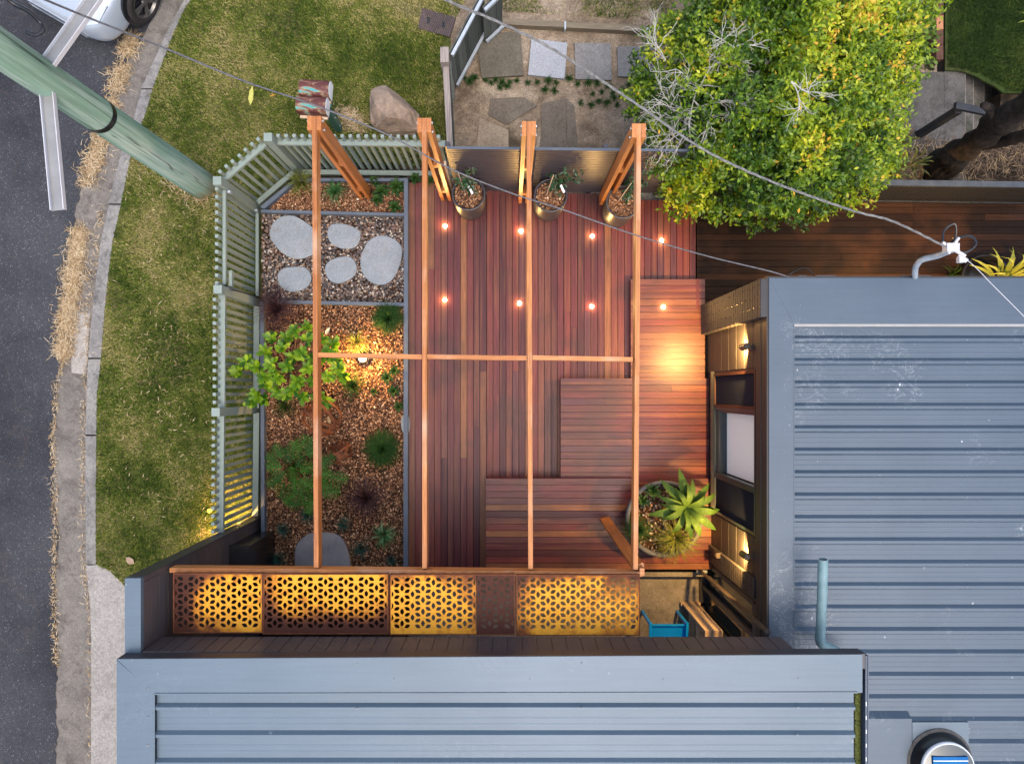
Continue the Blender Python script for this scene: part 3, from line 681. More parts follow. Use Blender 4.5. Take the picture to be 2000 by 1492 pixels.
for i, (px, py, z, lab) in enumerate(DL):
    p = P(px, py, z)
    t = thing('deck_light', lab, 'deck light', p, 'small round lights set flush in the deck')
    mb = MB(); mb.lathe([(.022, .0), (.022, .006), (.034, .006), (.034, .0)], n=20, rnd=.5); mb.build('rim', M['galv'], t, loc=(0, 0, 0))
    mb = MB(); mb.lathe([(.001, .009), (.024, .008), (.028, .0065)], n=20); mb.build('lens', M['lampglow'], t, loc=(0, 0, 0))
    spot('deck_light_beam', (0, 0, .02), 9.0, R(150), .6, parent=t, radius=.02)
    l = bpy.data.lights.new('deck_light_glow', 'POINT'); l.energy = 1.7; l.color = (1, .66, .28); l.shadow_soft_size = .012
    o = bpy.data.objects.new('deck_light_glow', l); COL.objects.link(o); o.location = (0, 0, .045); o.parent = t
p = P(711, 700, .05)
t = thing('garden_spotlight', 'glowing garden spike light shining up under the cross beam', 'garden light', p)
mb = MB(); mb.lathe([(.0, 0), (.045, 0), (.066, .10), (.060, .104), (.058, .09), (.0, .09)], n=24, rnd=.5); mb.build('housing', M['black'], t, loc=(0, 0, 0))
mb = MB(); mb.lathe([(.0, .118), (.035, .114), (.058, .100)], n=24); mb.build('lens', M['lampglow2'], t, loc=(0, 0, 0))
l = bpy.data.lights.new('garden_glow', 'POINT'); l.energy = 40; l.color = WARM; l.shadow_soft_size = .035
o = bpy.data.objects.new('garden_glow', l); COL.objects.link(o); o.location = (0, 0, .18); o.parent = t

# ================================================================== EDGING OF THE GARDEN BEDS
ed = thing('garden_edging', 'blue grey painted timber edging framing the garden beds', 'garden edging')
def strip(q, z0, z1, name='edge_board', m=None, par=ed):
    mb = MB(); mb.prism(pxpoly(q, z1), z0, z1, .5); return mb.build(name, m or M['bluegrey'], par)
ZE = .12
strip([(789, 348), (796.5, 348), (796.5, 1125), (787.5, 1125)], -.2, ZE)
strip([(510, 409.5), (788.7, 416.5), (788.7, 422), (510, 415)], -.1, ZE-.003)
strip([(508, 585.5), (788.3, 591.5), (788.3, 598), (508, 591.5)], -.1, ZE-.003)
strip([(584, 348.2), (788.7, 348.2), (788.7, 354), (584, 354)], -.1, ZE-.005)
strip([(507, 404), (576, 349), (583.5, 350), (516, 408)], -.1, ZE-.002)
strip([(508, 592), (515, 592), (517, 1125), (510, 1125)], -.2, ZE-.003)

# ================================================================== PICKET FENCE
def copy_child(o, parent, loc, rotz=None):
    c = o.copy(); COL.objects.link(c); c.parent = parent; c.location = loc
    if rotz is not None: c.rotation_euler = (0, 0, rotz)
    return c
ZT = 1.16; ZRU = 1.02; ZRL = -.10
pf = thing('picket_fence', 'sage green timber picket fence round the garden corner', 'fence')
mb = MB(); mb.box((-.021, -.021, ZL+.05), (.021, .021, ZT)); picket0 = mb.build('picket', M['sage'], pf, loc=(0, 0, 0))
first = [True]
def picket(parent, px, py, rz=0):
    p = P(px, py, ZT)
    if first[0]: first[0] = False; picket0.location = (p.x, p.y, 0); picket0.rotation_euler = (0, 0, rz)
    else: copy_child(picket0, parent, (p.x, p.y, 0), rz)
def fpost(px, py, s=.105, top=1.24):
    p = P(px, py, top); mb = MB(); mb.box((p.x-s/2, p.y-s/2, ZL-.1), (p.x+s/2, p.y+s/2, top)); mb.build('post', M['sage'], pf)
def rail(parent, a, b, z, wd=.075, ht=.045, name='rail'):
    A = P(a[0], a[1], z); B = P(b[0], b[1], z); A.z = B.z = z-ht/2
    mb = MB(); mb.bar(A, B, wd, ht); return mb.build(name, M['sage'], parent)
for (px, py) in ((424, 353), (523, 268), (425, 565), (421, 805)): fpost(px, py)
# north run
for i in range(22):
    x = 400+(533+58.4*i)/3.73
    if x < 868: picket(pf, x, 265+.010*(x-543)*.6)
rail(pf, (533, 277), (870, 280.5), ZRU); rail(pf, (588, 336), (880, 339), ZRL, .07)
# diagonal
for (a, b) in ((110, 505), (155, 465), (200, 430), (250, 388), (295, 345), (342, 303), (387, 268)): picket(pf, 400+a/3.73, 200+b/3.73, R(40))
rail(pf, (437, 349), (517, 280), ZRU); rail(pf, (502, 396), (574, 335.5), ZRL, .07)
# west run beyond the gate
for i in range(14): picket(pf, 418.5, 580+(18+57.6*i)/3.73)
for i in range(15): picket(pf, 416.8-.1*i, 580+(910+57.2*i)/3.73)
rail(pf, (433, 575), (432, 797), ZRU, .085); rail(pf, (431, 812), (429.5, 1040), ZRU, .085)
rail(pf, (501, 594), (500, 797), ZRL, .085); rail(pf, (500.5, 806), (498, 1008), ZRL, .085)
gt = thing('picket_gate', 'sage green picket gate between two posts, beside the pebbles', 'gate')
for i in range(13): picket(gt, 423, 200+(630+57.2*i)/3.73)
rail(gt, (437.5, 371), (437.5, 556), ZRU+.02, .04, .05, 'gate_rail'); rail(gt, (502, 416), (502, 578), ZRL, .045, .05, 'gate_rail')
mb = MB(); a = P(450, 542, ZRU-.04); mb.box((a.x-.02, a.y-.11, a.z-.06), (a.x+.02, a.y+.09, a.z)); mb.build('latch_block', M['sage'], gt)
mb = MB(); a = P(441, 565, ZRU); b = P(500, 578, ZRL+.2); mb.tube([a, a+Vector((.06, 0, -.02)), b], .008, 6); a = P(440, 557, ZRU); mb.box(a-Vector((.015, .03, .03)), a+Vector((.015, .03, .0))); mb.build('latch', M['black'], gt)
mb = MB()
for (px, py) in ((447, 375), (500, 411)):
    z = ZRU-.05 if px < 480 else ZRL+.08
    a = P(px, py, z); mb.box(a-Vector((.012, .02, .05)), a+Vector((.03, .012, .03)))
mb.build('hinge', M['galv'], gt)

# ================================================================== PERGOLA
ZB = 2.7
pg = thing('pergola', 'orange oiled timber pergola of open rafters over deck and garden', 'pergola')
R_ = [(613.8, 241, 617.5, 1107, 716, 385), (828.5, 244.5, 829, 1108, 873, 402), (1033, 251, 1036.5, 1109, 1020.7, 413), (1248, 255.5, 1241.5, 1110, 1164, 423)]
for i, (xt, yt, xb, yb, bx, by) in enumerate(R_):
    a = P(xt, yt, ZB-.0); b = P(xb, yb+2, ZB)
    A = Vector((a.x, a.y+.075, ZB-.075)); B = Vector((b.x, b.y, ZB-.075))
    mb = MB(); mb.bar(A, B, .048, .15, rnd=[.2, .5, .7, .9][i]); ro = mb.build('rafter', M['beam_y'], pg)
    for s in (-1, 1):
        mb = MB(); c = Vector((a.x+s*.050, a.y, 0)); mb.box((c.x-.024, c.y-.075, 0 if i else .0), (c.x+.024, c.y+.075, ZB+.002), random.random())
        po = mb.build('post', M['post'], pg)
        for (dy, z) in ((.04, ZB-.045), (-.035, ZB-.105)):
            bm_ = MB(); bm_.tube([(c.x+s*.024, c.y+dy, z), (c.x+s*.036, c.y+dy, z)], .013, 8); bm_.build('bolt', M['galv'], po, loc=None)
    mb = MB()
    for zz in (.35, 1.45): mb.box((a.x-.0255, a.y-.06, zz), (a.x+.0255, a.y+.06, zz+.10), .4)
    mb.build('spacer', M['post'], pg)
# cross pieces
xs = [(618.5, 693), (824, 697), (834, 696.5), (1028.5, 699.5), (1040, 698.5), (1236, 702)]
for k in range(3):
    a = P(*xs[2*k], ZB-.012); b = P(*xs[2*k+1], ZB-.012); a.z = b.z = ZB-.012-.06
    mb = MB(); mb.bar(a, b, .048, .12, rnd=[.8, .6, 1][k]); mb.build('cross_piece', M['beam_x'], pg)
a = P(331, 1113.5, ZB+.004); b = P(1254, 1121.5, ZB+.004); a.z = b.z = ZB+.004-.07
mb = MB(); mb.bar(a, b, .050, .14, rnd=.75); mb.build('long_beam', M['beam_x'], pg)
mb = MB(); c = P(1250.5, 1116, ZB+.01); q = P(1181, 1013, Z3)
mb.bar((q.x, q.y, Z3), (c.x-.01, c.y+.035, ZB-.08), .045, .13, (1, .25, 0), .3); mb.build('corner_post', M['post'], pg)
mb = MB(); c = P(1249.5, 1116, ZB+.012); mb.box((c.x+.0, c.y-.045, ZB-.1), (c.x+.05, c.y+.035, ZB+.012), .9); mb.build('post_cap', M['beam_x'], pg)

# ================================================================== PERFORATED SCREENS (laid flat as an awning)
ZP = 2.79
def petal_panel(X0, X1, Y0, Y1, z, m, parent, name):
    a = .1224; dx = a*math.sqrt(3)/2
    nc = max(2, round((X1-X0-.02)/dx)); dx = (X1-X0-.02)/nc; ox = X0+.01
    mb = MB()
    def lens_in(A, B, C, lens):        # path from A to B, half lens bulging towards C
        A, B, C = Vector(A), Vector(B), Vector(C); p = [A]
        if lens:
            d = (B-A); l = d.length; d.normalize(); n_ = (C-A)-d*(C-A).dot(d); n_.normalize()
            hl, hw = a*.275, a*.165
            mid = (A+B)/2
            for t in (-1, -.72, -.38, 0, .38, .72, 1):
                p.append(mid+d*hl*t+n_*hw*(1-t*t))
        return p
    def poly(pts, flags):
        n = len(pts); c = sum((Vector(p) for p in pts), Vector((0, 0)))/n; out_ = []
        for i in range(n): out_ += lens_in(pts[i], pts[(i+1) % n], c, flags[i])
        ar = sum(out_[i][0]*out_[(i+1) % len(out_)][1]-out_[(i+1) % len(out_)][0]*out_[i][1] for i in range(len(out_)))
        if ar < 0: out_ = out_[::-1]
        mb.add([(p[0], p[1], z) for p in out_], [tuple(range(len(out_)))], .5)
    yo = Y1-.015
    def col(i):
        y = yo-(a/2 if i % 2 else 0); r_ = []
        while y > Y0+.012: r_.append(y); y -= a
        return r_
    for i in range(nc):
        xl, xr = ox+i*dx, ox+(i+1)*dx; L, Rr = col(i), col(i+1)
        lens_l = True; j = k = 0
        # top cap
        poly([(xl, Y1), (xr, Y1), (xr, Rr[0]), (xl, L[0])], [False, False, True, False])
        while j < len(L)-1 or k < len(Rr)-1:
            if j < len(L)-1 and (k >= len(Rr)-1 or L[j+1] >= Rr[k+1]-1e-9 and L[j] >= Rr[k]-1e-9 or L[j] > Rr[k]):
                poly([(xl, L[j]), (xr, Rr[k]), (xl, L[j+1])], [True, True, True]); j += 1
            else:
                poly([(xl, L[j]), (xr, Rr[k]), (xr, Rr[k+1])], [True, True, True]); k += 1
        poly([(xl, L[-1]), (xr, Rr[-1]), (xr, Y0), (xl, Y0)], [True, False, False, False])
    mb.add([(X0, Y0, z), (ox, Y0, z), (ox, Y1, z), (X0, Y1, z)], [(0, 1, 2, 3)]); mb.add([(ox+nc*dx, Y0, z), (X1, Y0, z), (X1, Y1, z), (ox+nc*dx, Y1, z)], [(0, 1, 2, 3)])
    o = mb.build(name, m, parent); md = o.modifiers.new('thickness', 'SOLIDIFY'); md.thickness = .004; md.offset = -1
    return o
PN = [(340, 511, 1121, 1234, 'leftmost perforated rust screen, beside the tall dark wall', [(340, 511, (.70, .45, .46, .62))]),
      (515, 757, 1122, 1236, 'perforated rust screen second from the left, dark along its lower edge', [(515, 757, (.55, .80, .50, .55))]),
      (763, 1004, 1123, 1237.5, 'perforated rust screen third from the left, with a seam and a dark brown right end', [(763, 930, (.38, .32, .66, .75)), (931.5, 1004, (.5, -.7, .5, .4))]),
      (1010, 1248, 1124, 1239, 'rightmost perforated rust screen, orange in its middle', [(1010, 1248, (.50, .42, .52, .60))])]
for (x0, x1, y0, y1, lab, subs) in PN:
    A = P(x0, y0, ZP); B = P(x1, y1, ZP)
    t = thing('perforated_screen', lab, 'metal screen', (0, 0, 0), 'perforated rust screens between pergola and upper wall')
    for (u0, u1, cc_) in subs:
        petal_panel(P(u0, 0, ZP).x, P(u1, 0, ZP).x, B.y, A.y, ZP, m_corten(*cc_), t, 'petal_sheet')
    mb = MB(); f_ = .010
    for (u0, v0, u1, v1) in ((A.x-f_, B.y-f_, A.x, A.y+f_), (B.x, B.y-f_, B.x+f_, A.y+f_), (A.x, B.y-f_, B.x, B.y), (A.x, A.y, B.x, A.y+f_)):
        mb.box((u0, v0, ZP-.045), (u1, v1, ZP+.003))
    mb.build('frame', M['rust'], t)

# ================================================================== UPPER WING: walls, bulkhead, roof
ZU = 3.4
uw = thing('upper_wing', 'grey blue ribbed steel roofed wing with dark clad walls', 'house wing')
XW0, XW1, YW = -3.765, -3.62, -1.833
mb = MB(); mb.box((XW0, -12, ZL-.2), (XW1, YW, 3.2)); mb.build('wall', M['clad'], uw)
mb = MB(); mb.box((XW0-.006, -2.62, 3.2), (XW1+.006, YW+.006, 3.255)); mb.build('wall_cap', M['roof2'], uw)
# plank joints on the wall's inner face (thin raised boards)
mb = MB()
zz = 0.0
while zz < 3.1:
    mb.box((XW1, -2.52, zz+.010), (XW1+.006, YW-.05, min(zz+.176, 3.19))); zz += .18
mb.build('cladding', M['clad'], uw)
mb = MB(); mb.box((XW0-.003, YW, ZL), (XW1+.008, YW+.012, 3.19)); mb.build('end_trim', M['charcoal'], uw)
# bulkhead with upright boards
YB = P(0, 1243, 2.83).y
mb = MB(); x = XW1+.01
while x < 2.82:
    mb.box((x+.005, YB-.1, 2.83), (x+.145, YB-.0, 3.245)); x += .15
mb.box((XW1, YB-.11, 2.832), (2.82, YB-.008, 3.24), .5)
mb.build('bulkhead', M['clad'], uw)
a = P(228, 1286.5, ZU); b = P(1690, 1277.5, ZU)
mb = MB(); mb.prism([(a.x+.006, a.y-.006), (b.x, b.y-.006), (b.x, b.y+.012-.05), (b.x, YB+.03), (a.x+.006, YB+.03)] if False else [(a.x+.006, a.y+.004), (b.x, b.y+.004), (b.x, -2.66), (a.x+.006, -2.66)], 3.25, ZU-.004, .5); mb.build('fascia', M['charcoal'], uw)
# back part of the wing under the roof
mb = MB(); mb.box((XW1, -12, -.3), (b.x-.05, -3.9, 3.24)); mb.build('lower_wall', M['clad'], uw)
def ribs(y_top_px, pitch_px, n, x0, x1, z, h, m, parent, name, yend=None, rot=0.0, ribw=.026, sl=.030):
    k = (H-z)/F; mb = MB(); prof = []; p = pitch_px*k
    y = (NY-y_top_px)*k
    ystart = y+p*.72
    prof.append((ystart, z-h))
    for i in range(n):
        c = y-i*p
        prof += [(c+ribw/2+sl, z-h), (c+ribw/2, z), (c-ribw/2, z), (c-ribw/2-sl*.55, z-h)]
        for q in (.38, .60):
            yy = c-q*p; prof += [(yy+.008, z-h), (yy+.002, z-h+.0012), (yy-.002, z-h+.0012), (yy-.008, z-h)]
    prof.append((y-n*p, z-h))
    vs = [(x0, a_, b_) for a_, b_ in prof]+[(x1, a_, b_) for a_, b_ in prof]; m_ = len(prof)
    mb.add(vs, [(i+1, i, m_+i, m_+i+1) for i in range(m_-1)], .5)
    return mb.build(name, m, parent)
XR0 = P(302, 0, ZU).x; XR1 = P(1671, 0, ZU).x
ribs(1383.5, 53.8, 40, XR0, XR1, ZU-.006, .034, M['roof2'], uw, 'roof_sheet')
# flashings
mb = MB()
a = P(228, 1286.5, ZU); b = P(1690, 1277.5, ZU); c = P(1671, 1353, ZU); d = P(302, 1359, ZU)
mb.prism([(a.x, a.y), (P(1684, 0, ZU).x, b.y), (P(1684, 0, ZU).x, P(0, 1352, ZU).y), (d.x-.001, P(0, 1354.5, ZU).y)], ZU-.012, ZU+.004, .5)
mb.prism([(a.x, a.y-.01), (XR0, P(0, 1354, ZU).y), (XR0, -12), (a.x, -12)], ZU-.014, ZU+.001, .5)
fl = mb.build('flashing', M['roof2'], uw)
mb = MB()
A = P(302, 1354.7, ZU+.008); B = P(1675, 1351.7, ZU+.008); mb.bar(A, B, .012, .010); mb.bar(P(301.5, 1356, ZU+.004), (P(301.5, 0, ZU).x, -12, ZU+.004), .012, .010); mb.build('flashing_lip', M['roof2'], uw)
def screw(mb, px, py, z, r=.011):
    p = P(px, py, z); mb.lathe([(.0001, .009), (r*.5, .008), (r*.55, .003), (r, .002), (r, -.002)], p, 10, .5)
mb = MB()
for i, (px, py) in enumerate(((697, 1296), (1136, 1294), (1559, 1324), (770, 1326), (1035, 1326), (430, 1298), (500, 1328), (1296, 1326), (1558, 1381), (1557, 1435), (697, 1383), (1136, 1382), (290, 1345), (289, 1400), (288, 1455), (257, 1288))):
    screw(mb, px, py, ZU+.003)
mb.build('roof_screw', M['screwm'], fl)
# gutter on the east side of the wing
gx0 = P(1669, 0, ZU-.05).x; gx1 = P(1693.5, 0, ZU-.03).x; ys = P(0, 1281, ZU).y
gu = MB(); gu.box((gx0, -12, ZU-.16), (gx1, ys, ZU-.15)); gu.box((gx1-.006, -12, ZU-.16), (gx1+.004, ys, ZU-.004)); gu.box((gx1-.026, -12, ZU-.014), (gx1-.008, ys, ZU-.010)); gu.box((gx0, -12, ZU-.15), (gx0+.004, ys, ZU-.07))
go = gu.build('gutter', M['bluegrey'], uw)
x, y = scatter([(gx0+.01, -6), (gx1-.03, -6), (gx1-.03, P(0, 1352, ZU).y), (gx0+.01, P(0, 1352, ZU).y)], 9000)
n = len(x); V = np.zeros((n, 3, 3)); th = rng.uniform(0, 2*PI, n)
zc = ZU-.13+.07*np.clip(1-(x-gx0)/(gx1-gx0)*1.1, 0, 1)
for i in range(3): V[:, i] = np.c_[x+.010*np.cos(th+i*2.1), y+.010*np.sin(th+i*2.1), zc+rng.uniform(0, .02, n)]
mo = np_obj('moss', V.reshape(-1, 3), np.arange(n*3).reshape(n, 3), M['moss'], rng.uniform(0, 1, n)); mo.parent = go; mo['kind'] = 'stuff'
mb = MB()
for i in range(9):
    yy = P(0, 1375+i*27, ZU).y; mb.box((gx1-.022, yy-.018, ZU-.013), (gx1-.015, yy+.018, ZU-.008))
mb.build('gutter_slot', M['white'], go)
# small wall fitting low on the inner wall
mb = MB(); p = P(303, 1252, 2.75)
mb.tube([(XW1+.01, p.y, 2.80), (XW1+.09, p.y-.02, 2.82), (XW1+.13, p.y-.05, 2.74)], .018, 8); mb.disc((XW1+.012, p.y, 2.8), .03); t = mb.build('wall_spout', M['galv'], loc=(XW1, p.y, 2.8)); tag(t, 'small grey metal spout on the tall dark wall', 'spout')
# black box in the corner behind the long beam
t = thing('storage_box', 'glossy black box standing in the corner against the dark wall', 'storage box', (-3.5, -2.2, 0))
mb = MB(); mb.box((-3.61, -2.62, -.2), (-3.36, -1.99, 1.02)); mb.build('body', M['black'], t)
mb = MB(); mb.box((-3.615, -2.63, 1.02), (-3.35, -1.98, 1.06)); mb.build('lid', M['black'], t)

# ================================================================== MAIN HOUSE
ZM = 2.5; XH = 2.85
hs = thing('house', 'dark clad house under a blue grey ribbed steel roof', 'house')
YN = 1.244; YS = -3.7
# wall pieces: build round the window
wY1, wY0, wz0, wz1 = .255, -1.65, .46, 2.09
mb = MB()
mb.box((XH, wY1, -.3), (XH+.16, YN, 2.14)); mb.box((XH, -2.42, -.3), (XH+.16, wY0, 2.14)); mb.box((XH, wY0, -.3), (XH+.16, wY1, wz0)); mb.box((XH, wY0, wz1), (XH+.16, wY1, 2.14))
mb.box((XH+.16, YN-.16, -.3), (12, YN, 2.3), .5)
mb.build('wall', M['clad2'], hs)
mb = MB(); mb2 = MB(); z = -.1        # horizontal weatherboards in front
while z < 2.1:
    z1 = min(z+.296, 2.13)
    mb.box((XH-.012, wY1+.03, z+.012), (XH, 1.18, z1)); mb2.box((XH-.012, -2.12, z+.012), (XH, wY0-.03, z1))
    z += .30
mb.build('weatherboard', M['clad2'], hs); mb2.build('weatherboard', M['clad2'], hs)
mb = MB(); mb.box((XH-.03, -5.0, 2.14), (XH+.10, YN+.02, ZM-.012)); mb.box((XH+.1, YN-.05, 2.16), (12, YN+.022, ZM-.012)); mb.box((XH-.036, -5.0, 2.30), (XH-.03, YN, 2.312)); mb.build('fascia', M['clad2'], hs)
# brick piers
def brickpier(y0, y1, xw, z0, z1, name, depth=.11):
    mb = MB(); mo_ = MB(); z = z0; k = 0; mo_.box((xw+.006, y0+.004, z0), (xw+depth+.04, y1-.004, z1-.003), .5)
    L = .235
    while z < z1-.01:
        zt = min(z+.081, z1); y = y0-(L/2 if k % 2 else 0)
        while y < y1:
            a_, b_ = max(y+.004, y0), min(y+L-.004, y1)
            if b_-a_ > .02: mb.box((xw, a_, z+.006), (xw+depth, b_, zt-.006))
            y += L
        z += .084; k += 1
    o = mb.build(name, M['brick'], hs); mo_.build('mortar', M['black'], o, loc=(0, 0, 0)); return o
XN = (1365-NX)/F*(H)
brickpier((NY-655)/F*H, YN-.005, XN, -.2, 2.49, 'brick_pier')
brickpier(-2.36, -2.13, 2.80, -.3, 2.13, 'brick_pier', .06)
mb = MB(); mb.box((XN+.10, YN-.24, 2.13), (XN+.2, YN+.01, 2.47)); mb.build('corner_board', M['clad2'], hs)
# roof
k = (H-ZM)/F
XM0 = P(1502, 0, ZM).x; XM1 = P(1551, 0, ZM).x; YMN = P(0, 543, ZM).y; YML = P(0, 633, ZM).y
ribs(663.8, 43.9, 60, XM1-.02, 12, ZM-.010, .034, M['roof'], hs, 'roof_sheet', ribw=.032, sl=.034)
mb = MB()
mb.prism([(XM0, -12), (XM1, -12), (XM1, YML), (XM0, YMN)], ZM-.014, ZM, .5)
mb.prism([(XM0, YMN), (XM1, YML), (12, YML), (12, YMN)], ZM-.012, ZM+.002, .5)
mb.box((XM0, -12, ZM-.14), (XM0+.004, YMN, ZM-.014), .5); mb.box((XM0, YMN-.004, ZM-.14), (12, YMN, ZM-.012), .5)
fl = mb.build('flashing', M['roof'], hs)
mb = MB(); mb.box((XM1, YML-.028, ZM-.03), (12, YML, ZM+.006)); mb.build('ridge_strip', M['alu'], hs)
mb = MB(); mb.prism([(XM1-.004, YML), (XM1+.004, YML), (XM1+.004, -12), (XM1-.004, -12)], ZM-.03, ZM+.003); mb.build('flashing_lip', M['roof'], hs)
mb = MB()
for i in range(19):
    py = 663.8+i*43.9
    if py > 660 and py < 1260: screw(mb, 1532, py+.0, ZM, .008)
    for px in (1718, 1889): screw(mb, px, py, ZM-.012, .008)
mb.build('roof_screw', M['screwm'], fl)
# clips on the north edge
mb = MB()
for (x0, x1) in ((1595, 1632), (1560, 1576), (1760, 1818)):
    a = P(x0, 538, ZM-.04); b = P(x1, 545, ZM-.04); mb.box((a.x, b.y-.01, ZM-.09), (b.x, a.y, ZM-.04))
mb.build('gutter_clip', M['roof'], hs)
# window
wn = MB(); fw = .045
def wbox(y0, y1, z0, z1, x0, x1, mb): mb.box((x0, y0, z0), (x1, y1, z1))
win = bpy.data.objects.new('window', None); COL.objects.link(win); win.parent = hs
def panel(y0, y1, m_in, m_fr, xin, fr=.05, name='screen_panel'):
    mb = MB()
    wbox(y0, y1, wz0, wz0+fr, XH-.02, XH+.05, mb); wbox(y0, y1, wz1-fr, wz1, XH-.02, XH+.05, mb)
    wbox(y0, y0+fr, wz0+fr, wz1-fr, XH-.02, XH+.05, mb); wbox(y1-fr, y1, wz0+fr, wz1-fr, XH-.02, XH+.05, mb)
    mb.build('frame', m_fr, win)
    mb = MB(); wbox(y0+fr, y1-fr, wz0+fr, wz1-fr, xin, xin+.01, mb); return mb.build(name, m_in, win)
panel(-.20, wY1, M['screen'], M['redframe'], XH+.0, .035); panel(wY0, -1.13, M['screen'], M['tealframe'], XH+.0, .035)
panel(-1.128, -.202, M['blind'], M['tealframe'], XH+.11, .035, 'blind')
mb = MB()
for i in range(12): mb.box((XH+.1085, -1.06+i*.07, wz0+.12), (XH+.1098, -1.056+i*.07, wz1-.04))
mb.build('blind_fold', M['blind'], win)
mb = MB(); mb.box((XH+.02, -.27, wz0+.035), (XH+.10, -.238, wz1-.035)); mb.box((XH+.0, -1.09, wz0+.035), (XH+.11, -.24, wz0+.17)); mb.build('sash', M['tealframe'], win)
mb = MB(); mb.box((XH-.055, wY0-.03, wz0-.04), (XH+.02, wY1+.03, wz0)); mb.build('sill', M['black'], win)
mb = MB(); mb.box((XH+.02, -1.2, wz0+.5), (XH+.6, -.1, wz1)); 
# doors south of the window: dark glazing
mb = MB(); mb.box((XH+.06, -3.62, -.3), (XH+.07, -2.44, 2.1)); mb.build('glazing', M['glass'], hs)
mb = MB()
for y in (-2.46, -2.85, -3.25, -3.66): mb.box((XH-.0, y-.03, -.3), (XH+.05, y+.03, 2.1))
mb.box((XH-.02, -3.7, 2.0), (XH+.1, -2.43, 2.14)); mb.box((XH-.02, -3.7, -.3), (XH+.07, -2.43, -.2)); mb.build('door_frame', M['charcoal'], hs)
mb = MB(); mb.box((XH+.16, -12, -.3), (12, -3.75, 2.3)); mb.build('rear_wall', M['clad2'], hs)
# downpipe
t = thing('downpipe', 'thin dark downpipe running up past the corner of the house', 'pipe')
a = P(1359, 1106, 0); 
mb = MB(); mb.tube([(a.x, a.y, -.25), (a.x, a.y, 2.2)], .022, 10); mb.tube([(a.x, a.y, 2.2), (a.x+.02, a.y-.01, 2.75)], .022, 10); mb.build('pipe', M['darkmetal'], t)
mb = MB(); mb.tube([(a.x+.055, a.y-.02, .5), (a.x+.055, a.y-.02, 2.75)], .014, 8); mb.build('conduit', M['darkmetal'], t)
mb = MB(); mb.box((a.x-.03, a.y-.05, .12), (a.x+.12, a.y+.02, .18)); mb.build('bracket', M['galv'], t)
mb = MB(); q = P(1478, 1200, 2.0); mb.tube(smooth_path([(q.x-.06, q.y-.06, 1.9), (q.x-.07, q.y, 2.05), (q.x-.02, q.y+.04, 2.12), (q.x+.03, q.y+.01, 2.1), (q.x+.03, q.y-.06, 2.0)]), .016, 8)
o = mb.build('pipe_bend', M['black'], t)
# junction box on the low corner
mb = MB(); q = P(1411, 1084, .9); mb.box((XH-.10, q.y-.05, .72), (XH-.03, q.y+.02, .86)); mb.box((XH-.105, q.y-.04, .74), (XH-.10, q.y+.01, .84)); mb.box((XH-.03, q.y-.03, .76), (XH-.012, q.y, .82)); tag(mb.build('junction_box', M['darkmetal'], loc=(XH, q.y, .7)), 'small metal junction box low on the brick pier', 'junction box')
# wall lamps
def wall_lamp(Y, X, z, lab, power, nrm=(-1, 0)):
    t = thing('wall_lamp', lab, 'wall lamp', (X, Y, z), 'cylinder downlights on the house walls')
    nx, ny = nrm; cx, cy = nx*.075, ny*.075
    mb = MB(); mb.lathe([(.0, .09), (.030, .09), (.040, .078), (.042, -.09), (.036, -.09), (.034, -.05), (.0, -.05)], (cx, cy, 0), 24, .5); mb.build('shade', M['darkmetal'], t, loc=(0, 0, 0), smooth=False)
    mb = MB(); mb.box((min(0, nx*.04)-abs(ny)*.02, min(0, ny*.04)-abs(nx)*.02, -.02), (max(0, nx*.04)+abs(ny)*.02, max(0, ny*.04)+abs(nx)*.02, .02)); mb.box((min(0, nx*.012)-abs(ny)*.035, min(0, ny*.012)-abs(nx)*.035, -.05), (max(0, nx*.012)+abs(ny)*.035, max(0, ny*.012)+abs(nx)*.035, .05)); mb.build('bracket', M['darkmetal'], t, loc=(0, 0, 0))
    mb = MB(); mb.disc((cx, cy, -.055), .033); mb.build('bulb', M['lampglow'], t, loc=(0, 0, 0))
    spot('wall_lamp_beam', (cx, cy, -.07), power, R(152), .35, rot=(0, 0, 0), parent=t, radius=.035)
    return t
wall_lamp(.53, XH-.012, 1.95, 'wall lamp between brick pier and window, glowing downwards', 270)
wall_lamp(-1.905, XH-.012, 1.95, 'wall lamp below the window, near the agave planter', 190)
wall_lamp(YN+.0, 5.55, 1.9, 'wall lamp on the side wall above the dark deck', 230, (0, 1))
# low lamp outside the fence end
t = thing('low_wall_light', 'low light on the dark wall end shining over the lawn', 'wall light', (XW0, -1.98, .45))
mb = MB(); mb.box((-.05, -.05, -.03), (.0, .05, .03)); mb.build('housing', M['black'], t, loc=(0, 0, 0))
mb = MB(); mb.add([(-.045, .04, -.031), (-.01, .04, -.031), (-.01, -.04, -.031), (-.045, -.04, -.031)], [(0, 1, 2, 3)]); mb.build('lens', M['lampglow'], t, loc=(0, 0, 0))
spot('low_wall_beam', (-.10, .06, -.05), 110, R(165), .6, rot=(R(-8), R(-20), 0), parent=t)

